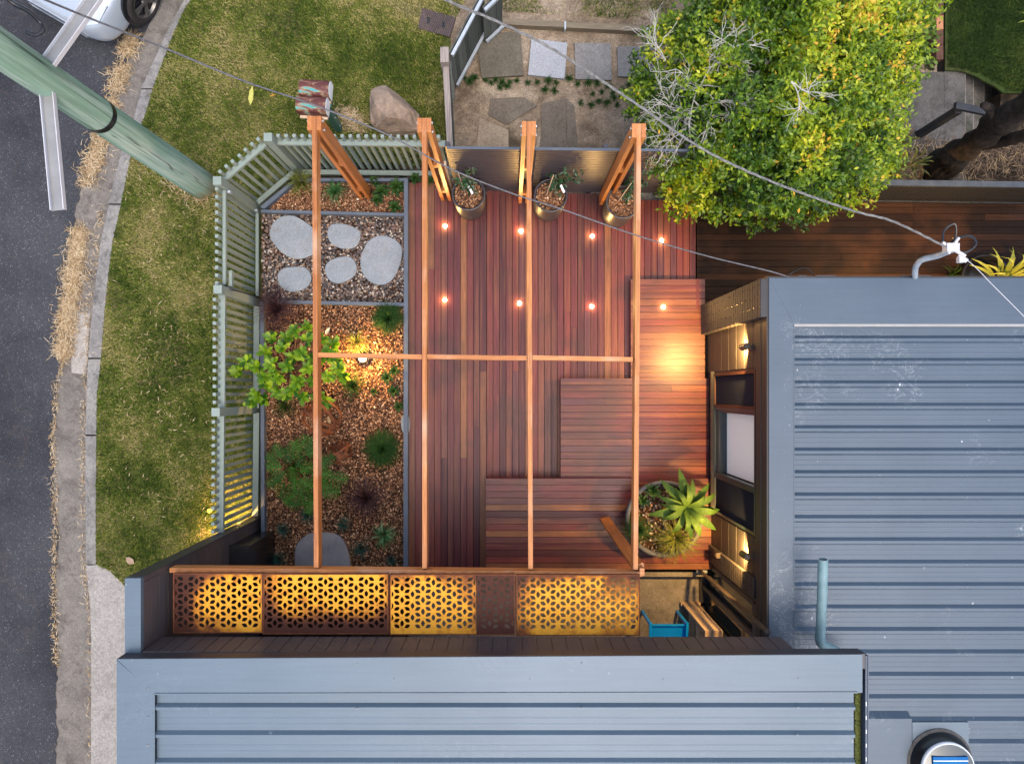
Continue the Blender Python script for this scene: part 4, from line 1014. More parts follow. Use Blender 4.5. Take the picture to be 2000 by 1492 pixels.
# ================================================================== ON THE ROOF
t = thing('vent_pipe', 'pale teal painted vent pipe bent over the ribbed roof', 'vent pipe', P(1607, 1245, ZM))
mb = MB()
zz = ZM+.16
pts = smooth_path([P(1607.5, 1092, zz+.22), P(1606, 1150, zz+.18), P(1604, 1200, zz+.14), P(1602, 1243, zz+.10)], 4)
mb.tube(pts, .050, 20, cap=False); mb.tube([p+Vector((0, 0, -.0)) for p in pts], .045, 20, cap=False)
mb.build('pipe', M['pipe'], t, smooth=True)
mb = MB(); e = smooth_path([P(1602, 1243, zz+.10), P(1603, 1254, zz+.09), P(1613, 1262, zz+.08), P(1640, 1275, zz+.08), P(1670, 1292, zz+.08)], 5); mb.tube(e, .051, 20); mb.build('elbow', M['pipe'], t, smooth=True)
mb = MB(); p = P(1607.5, 1092, zz+.22); mb.disc((p.x, p.y+.001, p.z), .001); 
mb = MB(); d = (pts[0]-pts[1]).normalized(); u = d.orthogonal().normalized(); v = d.cross(u)
ring = []; n = 24
for r_ in (.044, .0505): ring += [pts[0]+d*.002+(u*math.cos(2*PI*i/n)+v*math.sin(2*PI*i/n))*r_ for i in range(n)]
mb.add(ring, [(i, (i+1) % n, n+(i+1) % n, n+i) for i in range(n)]); mb.build('pipe_end', M['white'], t)
# tubular skylight with its flashing
c = P(1812, 1462, ZM); t = thing('roof_skylight', 'round black based roof skylight with a blue solar cell', 'skylight', (c.x, c.y, ZM))
mb = MB(); a = P(1695, 1403, ZM+.02); b = P(1781, 1560, ZM+.02); mb.box((a.x, b.y, ZM-.02), (b.x, a.y, ZM+.02), .5)
q = P(1695, 1397, ZM); mb.add([(a.x, a.y, ZM+.0195), (b.x-.002, a.y, ZM+.0195), (b.x-.012, a.y+.055, ZM-.04), (a.x, a.y+.055, ZM-.04)], [(0, 1, 2, 3)], .5); mb.build('back_flashing', M['roof'], t)
mb = MB(); a = P(1782, 1410, ZM+.01); b = P(1892, 1560, ZM+.01); mb.box((a.x, b.y, ZM-.01), (b.x, a.y, ZM+.01), .5); mb.build('base_flashing', M['roof2'], t)
mb = MB(); mb.lathe([(.36, .018), (.35, .03), (.335, .035), (.33, .04)], P(1833, 1485, ZM), 48, .5); mb.build('sealant', M['darkconc'], t, smooth=True)
cc = P(1833, 1485, ZM)
mb = MB(); mb.lathe([(.335, .0), (.33, .05), (.31, .11), (.27, .15)], cc, 48, .5); mb.build('collar', M['black'], t, smooth=True)
mb = MB(); mb.lathe([(.275, .13), (.284, .15), (.283, .175), (.268, .185)], cc, 48, .5); mb.build('dome_ring', M['white'], t, smooth=True)
mb = MB(); mb.lathe([(.0001, .205), (.10, .202), (.20, .194), (.268, .184)], cc, 48, .5); mb.build('dome', M['glass'], t, smooth=True)
mb = MB(); mb.box((cc.x-.185, cc.y-.19, ZM+.19), (cc.x+.185, cc.y+.150, ZM+.212)); so_ = mb.build('solar_cell', mat_noise('solar_blue', (.0, .08, .26), (.0, .12, .34), 5, .6, .2, 0, fine=.3, fscale=120), t)
mb = MB(); mb.box((cc.x-.185, cc.y+.105, ZM+.2122), (cc.x+.185, cc.y+.113, ZM+.214)); mb.build('busbar', M['white'], so_)

# service mast and cables
mh = P(1862, 487, 3.35)
t = thing('service_mast', 'bent galvanised pipe mast carrying the overhead cable clamps', 'cable mast', P(1787, 541, 2.5))
a = P(1787, 541, 2.42)
mb = MB(); mb.tube(smooth_path([P(1787, 548, 2.35), P(1787, 534, 2.6), P(1789, 521, 2.75), P(1800, 508, 2.9), P(1830, 500, 3.05), P(1857, 489, 3.25)], 5), .030, 14); mb.build('pipe', M['galv'], t, smooth=True)
mb = MB()
mb.box(mh-Vector((.09, .03, .03)), mh+Vector((.03, .05, .05))); mb.tube([mh+Vector((-.12, .06, .02)), mh+Vector((.10, -.07, .02))], .018, 8); mb.tube([mh+Vector((-.07, -.05, .03)), mh+Vector((.02, .10, .05))], .015, 8); mb.box(mh+Vector((.04, -.13, -.02)), mh+Vector((.10, -.08, .03)))
mb.tube([mh+Vector((.05, -.06, .0)), mh+Vector((.12, -.12, .02))], .022, 8); mb.build('clamp', M['alu2'], t)
mb = MB(); mb.tube(smooth_path([mh+Vector((-.10, .06, 0)), mh+Vector((-.09, .18, 0)), mh+Vector((0, .24, .02)), mh+Vector((.02, .12, 0)), mh+Vector((-.05, .04, 0))]), .010, 6)
mb.tube(smooth_path([mh+Vector((0, .10, 0)), mh+Vector((.16, .13, 0)), mh+Vector((.22, .05, 0)), mh+Vector((.12, -.03, 0)), mh+Vector((0, -.02, 0))]), .012, 6); mb.build('cable_loop', M['black'], t)

def cable(name, pts, r, m, label, strands=1, n=8):
    path = smooth_path([P(a, b, z) for a, b, z in pts], n)
    mb = MB()
    if strands == 1: mb.tube(path, r, 6)
    else:
        fine = []
        for i in range(len(path)-1):
            for k_ in range(6): fine.append(path[i].lerp(path[i+1], k_/6))
        fine.append(path[-1]); acc = 0
        arr = [[] for _ in range(strands)]
        for i, p in enumerate(fine):
            if i: acc += (p-fine[i-1]).length
            d = (fine[min(i+1, len(fine)-1)]-fine[max(0, i-1)]).normalized(); u = d.cross(Vector((0, 0, 1))).normalized(); v = u.cross(d)
            for s_ in range(strands):
                t_ = acc*16+s_*2*PI/strands; arr[s_].append(p+(u*math.cos(t_)+v*math.sin(t_))*r*.8)
        for s_ in range(strands): mb.tube(arr[s_], r*.75, 5, rnd=s_/strands)
    o = mb.build(name, m, smooth=True); return tag(o, label, 'cable')
cable('service_cable', [(600, -130, 5.4), (870, 0, 4.9), (965, 40, 4.7), (1085, 100, 4.5), (1245, 205, 4.2), (1370, 290, 4.0), (1500, 352, 3.85), (1660, 410, 3.6), (1745, 433, 3.5), (1850, 484, 3.38)], .0075, M['wirepale'], 'thick twisted pale service cable crossing to the roof mast', 3)
cable('thin_cable', [(40, -20, 6.0), (160, 30, 5.5), (320, 94, 5.0), (480, 160, 4.6), (620, 208, 4.2), (760, 265, 3.9), (880, 330, 3.6), (1000, 378, 3.3), (1100, 410, 3.15), (1240, 459, 2.95), (1380, 500, 2.75), (1500, 529, 2.6), (1540, 541, 2.5)], .0075, M['wire'], 'thin dark cable crossing from the road pole to the house corner', 1)
cable('white_cable', [(1874, 496, 3.35), (1905, 522, 3.3), (1940, 558, 3.25), (2010, 628, 3.2), (2100, 720, 3.2)], .0035, M['alu2'], 'thin white cable leaving the mast over the ribbed roof', 1)
cable('loose_cable', [(1535, 540, 2.52), (1560, 526, 2.5), (1575, 524, 2.45), (1588, 535, 2.42), (1590, 543, 2.40)], .006, M['black'], 'short loose black wire at the north edge of the roof', 1)

# ================================================================== POWER POLE
pb = P(395, 362, ZL)
t = thing('power_pole', 'round green treated timber power pole leaning out of the frame', 'power pole', pb)
mb = MB(); nn = 40; hh = 8.6; zs = [0, .04, .2, .5, 1, 2, 3, 4, 5, 6.5, hh]
vs = []; fs = []
for j, z in enumerate(zs):
    r_ = .212-.010*z*1.0+(.01 if j == 0 else 0)
    for k_ in range(nn):
        th = 2*PI*k_/nn; rr = r_*(1+.012*math.sin(3*th+1)+.012*math.sin(7*th+z))
        if abs((th-5.1)) < .10 and z < .9: rr *= .90
        vs.append((rr*math.cos(th), rr*math.sin(th), z))
for j in range(len(zs)-1):
    for k_ in range(nn): fs.append((j*nn+k_, j*nn+(k_+1) % nn, (j+1)*nn+(k_+1) % nn, (j+1)*nn+k_))
fs.append(tuple(range((len(zs)-1)*nn, len(zs)*nn))); mb.add(vs, fs, .5); mb.build('shaft', M['pole'], t, loc=(0, 0, 0), smooth=True)
mb = MB(); mb.lathe([(.190, 2.62), (.1935, 2.62), (.1925, 2.70), (.189, 2.70)], n=40, rnd=.5); mb.build('band', M['black'], t, loc=(0, 0, 0), smooth=False)
# aluminium channels fixed behind the pole
def channel(p, q, w_, par, name='channel'):
    mb = MB(); p, q = Vector(p), Vector(q); mb.bar(p, q, w_*.82, .006); d = (q-p).normalized(); s_ = d.cross(Vector((0, 0, 1))).normalized()
    o = mb.build(name, M['alu'], par)
    mb = MB()
    for k_ in (-1, 1): mb.bar(p+s_*k_*w_*.45+Vector((0, 0, .012)), q+s_*k_*w_*.45+Vector((0, 0, .012)), w_*.06, .05)
    mb.build('channel_edge', M['white'] if False else M['alu2'], o, loc=tuple(par.location))
    return o
zc = 3.3
a1 = P(92, 160, zc); a2 = P(115.5, 411, zc); channel(a1, a2, .142, t)
a1 = P(88, 135, zc+.09); a2 = P(200, -22, zc+.09); channel(a1, a2, .142, t)
mb = MB(); mb.tube(smooth_path([P(-30, -40, 4.0), P(22, 4, 3.9), P(55, 22, 3.8), P(78, 44, 3.7), P(84, 58, 3.7), P(70, 68, 3.7), P(50, 62, 3.75)]), .020, 8); mb.build('hanging_cable', M['black'], t)

# ================================================================== CAR
def build_car():
    hd = Vector((-.50, -.866, 0)); wc = P(268, -4, ZR+.33)
    ang = math.atan2(hd.y, hd.x); left = Vector((-hd.y, hd.x, 0))
    origin = wc-left*.80; origin.z = ZR+.008           # midpoint of front axle on the road
    t = thing('parked_car', 'silver car parked against the kerb at the top of the frame', 'car', origin); t.rotation_euler = (0, 0, ang)
    # stations: x, half width low, half width belt, z sill, z belt, half width top, z top
    st = [(.86, .50, .45, .28, .52, .30, .56), (.80, .74, .68, .20, .60, .50, .66), (.62, .86, .80, .17, .68, .60, .74), (.35, .90, .86, .17, .74, .66, .82), (0, .91, .88, .17, .80, .70, .88), (-.45, .91, .89, .17, .86, .72, .97),
          (-.75, .91, .89, .17, .90, .66, 1.10), (-1.25, .91, .89, .17, .92, .60, 1.40), (-1.9, .91, .89, .17, .93, .58, 1.46), (-2.6, .91, .89, .17, .95, .56, 1.44), (-3.1, .90, .86, .18, .97, .52, 1.25), (-3.45, .84, .78, .22, .92, .50, .98), (-3.6, .60, .55, .35, .75, .40, .80)]
    vs = []; fs = []
    for (x, a, b, z0, zb, c, zt) in st:
        vs += [(x, -a*.9, z0), (x, -a, z0+.12), (x, -a, (z0+zb)/2), (x, -b, zb), (x, -c, zt-.02), (x, -c*.5, zt), (x, 0, zt+.01), (x, c*.5, zt), (x, c, zt-.02), (x, b, zb), (x, a, (z0+zb)/2), (x, a, z0+.12), (x, a*.9, z0)]
    n = 13
    for i in range(len(st)-1):
        for j in range(n-1): fs.append((i*n+j, i*n+j+1, (i+1)*n+j+1, (i+1)*n+j))
        fs.append((i*n+n-1, i*n, (i+1)*n, (i+1)*n+n-1))
    fs.append(tuple(range(n))); fs.append(tuple(range(len(st)*n-1, (len(st)-1)*n-1, -1)))
    mb = MB(); mb.add(vs, fs, .5); b_ = mb.build('body', M['carpaint'], t, loc=(0, 0, 0), smooth=True)
    md = b_.modifiers.new('s', 'SUBSURF'); md.levels = 2; md.render_levels = 2
    mb = MB()
    mb.add([(-.78, -.60, 1.10), (-.78, .60, 1.10), (-1.22, .54, 1.385), (-1.22, -.54, 1.385)], [(0, 1, 2, 3)]); mb.build('windscreen', M['glass'], t, loc=(0, 0, 0))
    for s_ in (-1, 1):
        mb = MB(); mb.add([(-.95, s_*.86, .98), (-2.9, s_*.86, 1.0), (-2.7, s_*.63, 1.36), (-1.35, s_*.64, 1.34)], [(0, 1, 2, 3)]); mb.build('side_window', M['glass'], t, loc=(0, 0, 0))
        mb = MB(); mb.add([(.82, s_*.50, .60), (.66, s_*.74, .62), (.40, s_*.80, .72), (.56, s_*.58, .70)], [(0, 1, 2, 3)]); o = mb.build('headlight', M['galv'], t, loc=(0, 0, 0)); md = o.modifiers.new('s', 'SOLIDIFY'); md.thickness = .06; md.offset = 0
        mb = MB(); mb.bar((.80, s_*.55, .235), (.60, s_*.80, .235), .05, .05); mb.build('fog_lamp', M['black'], t, loc=(0, 0, 0))
    mb = MB(); mb.lathe([(.0, -.012), (.375, -.012), (.385, .0), (.375, .012), (.0, .012)], n=40, ax='y'); arch = mb
    for (x, s_) in ((0, 1), (0, -1), (-2.65, 1), (-2.65, -1)):
        mb = MB(); mb.lathe([(.0, -.02), (.385, -.02), (.385, .012), (.0, .012)], (x, s_*.895, .36), 40, .5, ax='y'); mb.build('wheel_arch', M['black'], t, loc=(0, 0, 0))
        wo = bpy.data.objects.new('wheel', None); COL.objects.link(wo); wo.parent = t; wo.location = (x, s_*.86, .33)
        mb = MB(); mb.lathe([(.20, -.10), (.29, -.11), (.325, -.09), (.33, 0), (.325, .065), (.30, .085), (.235, .09), (.225, .07)], n=44, ax='y'); mb.build('tyre', M['tyre'], wo, loc=(0, 0, 0), smooth=True)
        mb = MB(); mb.lathe([(.225, .07), (.232, .085), (.222, .088), (.205, .05), (.205, -.1)], n=44, ax='y')
        for k_ in range(5):
            for dd in (-.13, .13):
                th = 2*PI*k_/5+.2; mb.bar((.045*math.cos(th), .075, .045*math.sin(th)), (.218*math.cos(th+dd), .078, .218*math.sin(th+dd)), .022, .03, (0, 1, 0))
        mb.lathe([(.0, .088), (.045, .086), (.055, .06)], n=20, ax='y'); mb.build('rim', M['rim'], wo, loc=(0, 0, 0))
        mb = MB(); mb.lathe([(.0, .02), (.15, .02), (.21, .0)], n=30, ax='y'); mb.build('brake_disc', M['black'], wo, loc=(0, 0, 0))
        if s_ < 0: wo.rotation_euler = (0, 0, PI)
    return t
build_car()

# ================================================================== FRONT LAWN OBJECTS
# letterboxes
lb = P(662, 252, ZL)
t = thing('letterbox_post', 'dark green steel post leaning under the two letterboxes', 'post', lb)
mb = MB(); mb.box((-.05, -.05, 0), (.05, .05, .86)); mb.box((-.16, -.02, .80), (.10, .22, .85)); mb.build('post', M['green_post'], t, loc=(0, 0, 0))
mb = MB()
for z in (.15, .45): mb.tube([(.05, -.01, z), (.058, -.01, z)], .01, 8)
mb.build('bolt', M['galv'], t, loc=(0, 0, 0))
def letterbox(px, py, rz, lab):
    p = P(px, py, .78); t = thing('letterbox', lab, 'letterbox', (p.x, p.y, .60), 'rusty turquoise letterboxes on one post'); t.rotation_euler = (0, 0, rz)
    L, w_ = .395, .225; mb = MB(); n = 14; vs = []
    prof = [(-w_/2, 0), (-w_/2, .12)]+[(w_/2*math.cos(PI-PI*i/n), .12+.085*math.sin(PI*i/n)) for i in range(n+1)]+[(w_/2, .12), (w_/2, 0)]
    for x in (-L/2, L/2): vs += [(x, a_, b_) for a_, b_ in prof]
    m_ = len(prof); fs = [(i, i+1, m_+i+1, m_+i) for i in range(m_-1)]+[tuple(range(m_-1, -1, -1)), (m_-1, 0, m_, 2*m_-1)]
    mb.add(vs, fs, .5); mb.build('box', M['mailbox'], t, loc=(0, 0, 0))
    mb = MB(); mb.add([(x_+L/2+.006, a_*.97, b_*.985) for x_ in (0, .004) for a_, b_ in prof], [tuple(range(m_, 2*m_))]+[(i, i+1, m_+i+1, m_+i) for i in range(m_-1)], .5); mb.build('end_plate', M['white'], t, loc=(0, 0, 0))
    mb = MB(); mb.box((-L/2+.02, -w_/2-.035, .0), (L/2, -w_/2-.001, .03)); mb.build('slot_flap', M['pine'], t, loc=(0, 0, 0))
letterbox(613, 170, R(-4), 'rusty turquoise letterbox further from the fence, heavily rusted top')
letterbox(607, 202, R(-4), 'rusty turquoise letterbox nearer the fence, under the thin cable')
# boulder
def boulder():
    base = [(728, 186), (744, 180), (757, 176), (770, 182), (790, 200), (806, 215), (822, 232), (826, 255), (812, 266), (790, 266), (760, 266), (735, 258), (728, 248), (726, 225), (725, 200)]
    c = P(772, 228, ZL); mb = MB()
    W = [P(a, b, ZL) for a, b in base]; n = len(W)
    top = [P(757, 176, .16), P(727, 198, .05), P(768, 190, .20), P(800, 215, .12), P(768, 220, .24), P(752, 228, .20), P(735, 246, .02), P(788, 232, .20), P(818, 255, .03)]
    import bmesh
    bm = bmesh.new()
    for p in W: bm.verts.new((p.x+(c.x-p.x)*.02, p.y, ZL-.05)); bm.verts.new((p.x, p.y, ZL+.12+.06*math.sin(p.x*9)))
    for p in top: bm.verts.new((c.x+(p.x-c.x)*.93, c.y+(p.y-c.y)*.93, p.z))
    bm.verts.ensure_lookup_table(); r_ = bmesh.ops.convex_hull(bm, input=bm.verts)
    geom = [g_ for g_ in r_['geom_interior'] if isinstance(g_, bmesh.types.BMVert)]; bmesh.ops.delete(bm, geom=geom, context='VERTS')
    bmesh.ops.triangulate(bm, faces=bm.faces); bmesh.ops.subdivide_edges(bm, edges=bm.edges, cuts=5, use_grid_fill=True)
    for v in bm.verts:
        d = noise.fractal(v.co*4, 1, 2, 4)*.022+noise.fractal(v.co*14, 1, 2, 3)*.006; v.co += v.normal*d if v.normal.length else Vector((0, 0, 0))
        nn_ = noise.noise(v.co*2.5)
        # chipped lower facet
        if v.co.y < c.y-.02 and v.co.z > -.05: v.co.z -= .05*max(0, min(1, (c.y-v.co.y)*6))
    me = bpy.data.meshes.new('boulder'); bm.to_mesh(me); bm.free(); me.materials.append(M['rock'])
    at = me.attributes.new('rnd', 'FLOAT', 'FACE')
    o = bpy.data.objects.new('boulder', me); COL.objects.link(o)
    for v in me.vertices: v.co -= c
    o.location = c
    tag(o, 'angular tan sandstone boulder on the lawn behind the pickets', 'boulder')
boulder()
# pit lid
t = MB(); q = pxpoly([(824.8, 16), (889.8, 34.7), (878.6, 72.4), (816.5, 55.3)], ZL+.03); t.prism(q, ZL-.05, ZL+.03, .5)
M['lid'] = mat_noise('brown_plastic_lid', (.075, .05, .05), (.10, .07, .068), 6, .6, .4, .1)
lid = t.build('pit_lid', M['lid']); tag(lid, 'brown rectangular service pit lid set in the lawn', 'pit lid')
mb = MB(); A, B, C_, D = [Vector((x_, y_, ZL+.033)) for x_, y_ in q]
if (B-A).length < (D-A).length: A, B, C_, D = B, C_, D, A
for i in range(1, 14):
    f_ = i/14; mb.bar(A.lerp(B, f_), A.lerp(B, max(0, f_-.45)).lerp(D.lerp(C_, max(0, f_-.45)), min(1, f_/.45)) if f_ < .45 else D.lerp(C_, f_-.45), .004, .004)
    mb.bar(A.lerp(B, f_), (D.lerp(C_, f_+.45) if f_+.45 < 1 else A.lerp(B, 1).lerp(C_, min(1, (1-f_)/.45))), .004, .004)
mb.build('grid', M['black'], lid)
mb = MB()
for f_ in (.25, .72): p = A.lerp(B, f_).lerp(D.lerp(C_, f_), .5); mb.box(p-Vector((.02, .045, .001)), p+Vector((.02, .045, .004)))
mb.build('hand_hole', M['black'], lid)
# single fallen leaves on the lawn
def fallen(px, py, l, w_, th, m, lab, z=ZL+.05):
    p = P(px, py, z); d = Vector((math.cos(th), math.sin(th), 0)); mb = MB()
    mb.ribbon([p-d*l/2, p-d*l*.2+Vector((0, 0, .008)), p+d*l*.2+Vector((0, 0, .008)), p+d*l/2], [.002, w_, w_*.8, .001], fold=.15, rnd=.5); tag(mb.build('fallen_leaf', m), lab, 'leaf')
fallen(491, 187, .29, .075, PI/2-.1, mat_leaf('yellow_leaf', [(0, (.48, .45, .10)), (1, (.5, .48, .12))], .6, .1), 'large pale yellow fallen leaf on the lawn')
fallen(533, 187, .09, .02, .3, mat_leaf('orange_leaf', [(0, (.55, .25, .04)), (1, (.55, .25, .04))], .6, .1), 'small orange fallen leaf right of the yellow leaf')
fallen(254, 1094, .15, .10, 2.5, mat_leaf('brown_leaf', [(0, (.30, .21, .14)), (1, (.30, .21, .14))], .7, 0), 'broad brown dead leaf near the driveway corner')
fallen(410, 997, .10, .07, .4, mat_leaf('lime_leaf', [(0, (.45, .42, .08)), (1, (.45, .42, .08))], .7, 0), 'yellow leaf on the lawn beside the last pickets')
fallen(640, 646, .13, .05, 1.0, mat_leaf('cream_leaf', [(0, (.62, .58, .42)), (1, (.62, .58, .42))], .7, 0), 'cream dead leaf on the mulch above the bright shrub', .07)
fallen(643, 820, .12, .05, 1.8, M['straw'], 'curled pale leaf on the mulch inside the rusty sphere', .07)
fallen(417, 382 if False else 1022, .05, .02, .2, M['straw'], 'tiny straw coloured leaf by the fence end')

# ================================================================== BACK YARD
def slab(q, z, m, lab, t_=.05, name='paver', cat='paver', off=(700, 0), s_=3.108, group=None):
    w_ = pxpoly([(a/s_+off[0], b/s_+off[1]) for a, b in q], z); mb = MB(); mb.prism(w_, z-t_, z, .5); return tag(mb.build(name, m), lab, cat, group)
gp = 'row of square pavers in the back yard'
slab([(715, 208), (985, 195), (1003, 458), (748, 475)], ZL+.035, M['paver1'], 'brown weathered square paver next to the old grey fence', group=gp)
slab([(1050, 235), (1268, 262), (1252, 480), (1030, 455)], ZL+.035, M['paver2'], 'pale blue grey square paver, brightest of the row', group=gp)
slab([(1313, 262), (1533, 265), (1537, 487), (1318, 480)], ZL+.033, M['paver3'], 'mid grey square paver between pale paver and tree', group=gp)
slab([(1572, 285), (1800, 280), (1800, 470), (1578, 465)], ZL+.033, M['paver3'], 'light grey square paver partly under the tree leaves', group=gp)
slab([(735, 720), (750, 722), (910, 790), (912, 910), (715, 910)], ZL+.012, M['slabsand'], 'pale worn concrete slab in the dirt behind the dark fence', name='worn_slab', cat='slab')
slab([(1110, 630), (1260, 600), (1262, 905), (1100, 905), (1110, 800)], ZL+.010, M['slabdark'], 'dark stained concrete patch in the back yard dirt', name='worn_slab', cat='slab')
slab([(1262, 600), (1310, 640), (1335, 905), (1265, 905)], ZL+.006, M['slabdark'], 'narrow dark strip beside the stained concrete patch', name='worn_slab', cat='slab')
slab([(800, 600), (1000, 590), (1090, 640), (900, 760), (790, 700)], ZL+.005, M['slabdark'], 'irregular dark concrete piece near the pale slab', name='worn_slab', cat='slab')
# sleeper edging
t = thing('timber_sleeper', 'weathered timber sleeper edging above the row of pavers', 'sleeper')
a = P(940, 40, ZL+.10); b = P(1272, 57, ZL+.10); a.z = b.z = ZL+.04
mb = MB(); mb.bar(a, b, .085, .12); mb.build('sleeper', M['weatherx'], t)
mb = MB()
for (px, py) in ((967, 42), (1104, 49), (1265, 57)):
    p = P(px, py, ZL+.12); mb.box((p.x-.012, p.y-.06, ZL), (p.x+.012, p.y+.055, ZL+.115))
mb.build('bracket', M['galv'], t)
# old grey paling fence (two lengths)
def paling(a, b, zt, lab, m, palw=.09, rails=True, lean=.0):
    t = thing('paling_fence', lab, 'fence'); A = P(a[0], a[1], zt); B = P(b[0], b[1], zt); d = (B-A); L = d.length; d.normalize(); s_ = Vector((-d.y, d.x, 0))
    mb = MB(); n = int(L/palw)
    for i in range(n):
        p = A+d*(i+.5)*L/n; h_ = zt+random.uniform(-.02, .02)
        mb.bar((p.x, p.y, ZL), (p.x, p.y, h_), .016, L/n*.96, tuple(d), random.random())
    mb.build('palings', m, t)
    if rails:
        for z in (zt-.03, ZL+.12):
            mb = MB(); off = s_*-.045; mb.bar((A.x+off.x, A.y+off.y, z), (B.x+off.x, B.y+off.y, z), .04, .05); mb.build('rail', M['galv'], t)
    return t
paling((877, 104), (944, -22), .82, 'old grey paling fence length running up past the pit lid', M['paling'])
paling((942, 14), (980, -22), .75, 'short paling fence return above the row of pavers', M['paling'])
t = thing('timber_rail_fence', 'low weathered fence with a split grey top rail beside the boulder', 'fence')
a = P(870.5, 122, .72); b = P(879, 288, .72)
mb = MB(); mb.bar(a, b, .080, .05); mb.build('top_rail', M['weather'], t)
mb = MB(); d = (b-a); n = 18
for i in range(n):
    p = a+d*(i+.5)/n; mb.bar((p.x+.0, p.y, ZL), (p.x+.0, p.y, .69), .02, .066, (0, 1, 0))
mb.build('palings', M['paling'], t)
mb = MB(); p = P(868, 107, .88); mb.box((p.x-.055, p.y-.10, ZL), (p.x+.055, p.y+.10, .88)); mb.build('post', M['weather'], t)
mb = MB(); p = P(884, 160, .70); mb.bar(P(879, 120, .66), P(886, 196, .5), .03, .12); mb.build('brace', M['paling'], t)

# dark slatted boundary fence behind the pots
M['slat'] = mat_noise('charcoal_slats', (.034, .032, .044), (.046, .044, .058), 3, .42, .4, .05, fine=.15)
bf = thing('boundary_fence', 'charcoal slatted boundary fence behind the three pots', 'fence')
zf = 1.78
A = P(873, 288.5, zf); B = P(1345, 294, zf); d = (B-A); L = d.length; d.normalize(); s_ = Vector((d.y, -d.x, 0))
z = .0
mb = MB()
while z < zf-.02:
    z1 = min(z+.062, zf-.012); c0 = A.copy(); c1 = B.copy(); c0.z = c1.z = (z+z1)/2; mb.bar(c0, c1, .018, z1-z-.013); z += .065
mb.bar((A.x, A.y+.012, zf/2), (B.x, B.y+.012, zf/2), .006, zf-.03)
mb.build('slats', M['slat'], bf)
mb = MB(); c0 = A.copy(); c1 = B.copy(); c0.z = c1.z = zf-.005; mb.bar(c0, c1, .03, .010); mb.build('cap', M['bluegrey'], bf)
for f_ in (.0, .33, .66, 1):
    p = A.lerp(B, f_); mb = MB(); mb.box((p.x-.03, p.y+.02, -.2), (p.x+.03, p.y+.08, zf-.03)); mb.build('post', M['charcoal'], bf)
mb = MB(); p = P(861+4, 290, 1.2); q = P(872, 289, zf-.3)
mb.box((A.x-.10, A.y-.03, -.1), (A.x-.06, A.y+.03, 1.2)); mb.build('end_board', M['pine'], bf)
mb = MB(); p = P(1290, 285, .9); mb.box((p.x-.06, p.y-.05, ZL), (p.x+.06, p.y+.07, .9)); tag(mb.build('timber_stump_post', M['weather'], loc=(p.x, p.y, ZL)), 'short weathered post just behind the dark fence, under the tree', 'post')

# dark balustrade along the side deck
bl = thing('balustrade', 'black slatted balustrade along the edge of the dark deck', 'balustrade')
zb = .88
A = P(1330, 351, zb); B = P(2110, 362, zb); d = B-A
mb = MB(); a_, b_ = A.copy(), B.copy(); a_.z = b_.z = zb-.025; mb.bar(a_, b_, .075, .05); mb.build('top_rail', M['bluegrey'] if False else M['rail'] if 'rail' in M else mat_noise('blueblack_paint', (.022, .032, .048), (.045, .06, .08), 8, .55, .4, .1), bl)
mb = MB(); a_, b_ = A.copy(), B.copy(); a_.z = b_.z = .03; mb.bar(a_, b_, .05, .05); mb.build('bottom_rail', M['blackmatt'], bl)
n = 84; mb = MB(); p = A+d*(.5/n); mb.box((-.024, -.010, .055), (.024, .010, zb-.05)); b0 = mb.build('baluster', M['blackmatt'], bl, loc=(0, 0, 0)); b0.location = (p.x, p.y, 0)
for i in range(1, n):
    p = A+d*((i+.5)/n); copy_child(b0, bl, (p.x, p.y, 0))

# concrete landing and steps, top right
t = thing('concrete_steps', 'dark stained concrete landing and steps going down to the right', 'steps')
mb = MB(); zz = ZL+.0
a = P(1690, 141, zz); b = P(1844, 262, zz); mb.box((a.x, b.y-.5, zz-.4), (b.x, a.y, zz)); mb.build('landing', M['darkconc'], t)
xk = [6.444, 6.76, 6.98, 7.24, 7.45, 7.69, 7.95]
for i in range(6):
    z = zz+.004-.15*(i); y1 = P(0, 141, zz).y-.0
    mb = MB(); mb.box((xk[i]+.001, b.y-.9, z-.5), (xk[i+1]-.014, y1+.8, z), .5); so_ = mb.build('step', M['darkconc'], t)
    mb = MB(); mb.box((xk[i+1]-.0135, b.y-.9, z-.5), (xk[i+1]-.0005, y1+.8, z+.002), .5); mb.build('nosing', M['gutter'], so_)
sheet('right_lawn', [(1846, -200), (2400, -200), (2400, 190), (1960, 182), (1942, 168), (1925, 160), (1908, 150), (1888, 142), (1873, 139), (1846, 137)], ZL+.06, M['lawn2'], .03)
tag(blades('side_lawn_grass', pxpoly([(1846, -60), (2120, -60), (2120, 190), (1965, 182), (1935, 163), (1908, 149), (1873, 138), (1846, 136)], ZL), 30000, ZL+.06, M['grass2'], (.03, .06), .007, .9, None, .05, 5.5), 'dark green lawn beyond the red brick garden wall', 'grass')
tag(blades('ground_weeds', pxpoly([(1700, -40), (1825, -40), (1825, 138), (1740, 138)], ZL), 9000, ZL-.01, M['grass2'], (.02, .05), .009, .9, .05, .1, 2.5), 'small dark weeds in the bare strip left of the brick wall', 'weeds')
sheet('right_slope', [(1700, 264), (1950, 264), (1955, 180), (2400, 150), (2400, 420), (1700, 420)], ZL-.06, M['litter'], .4)
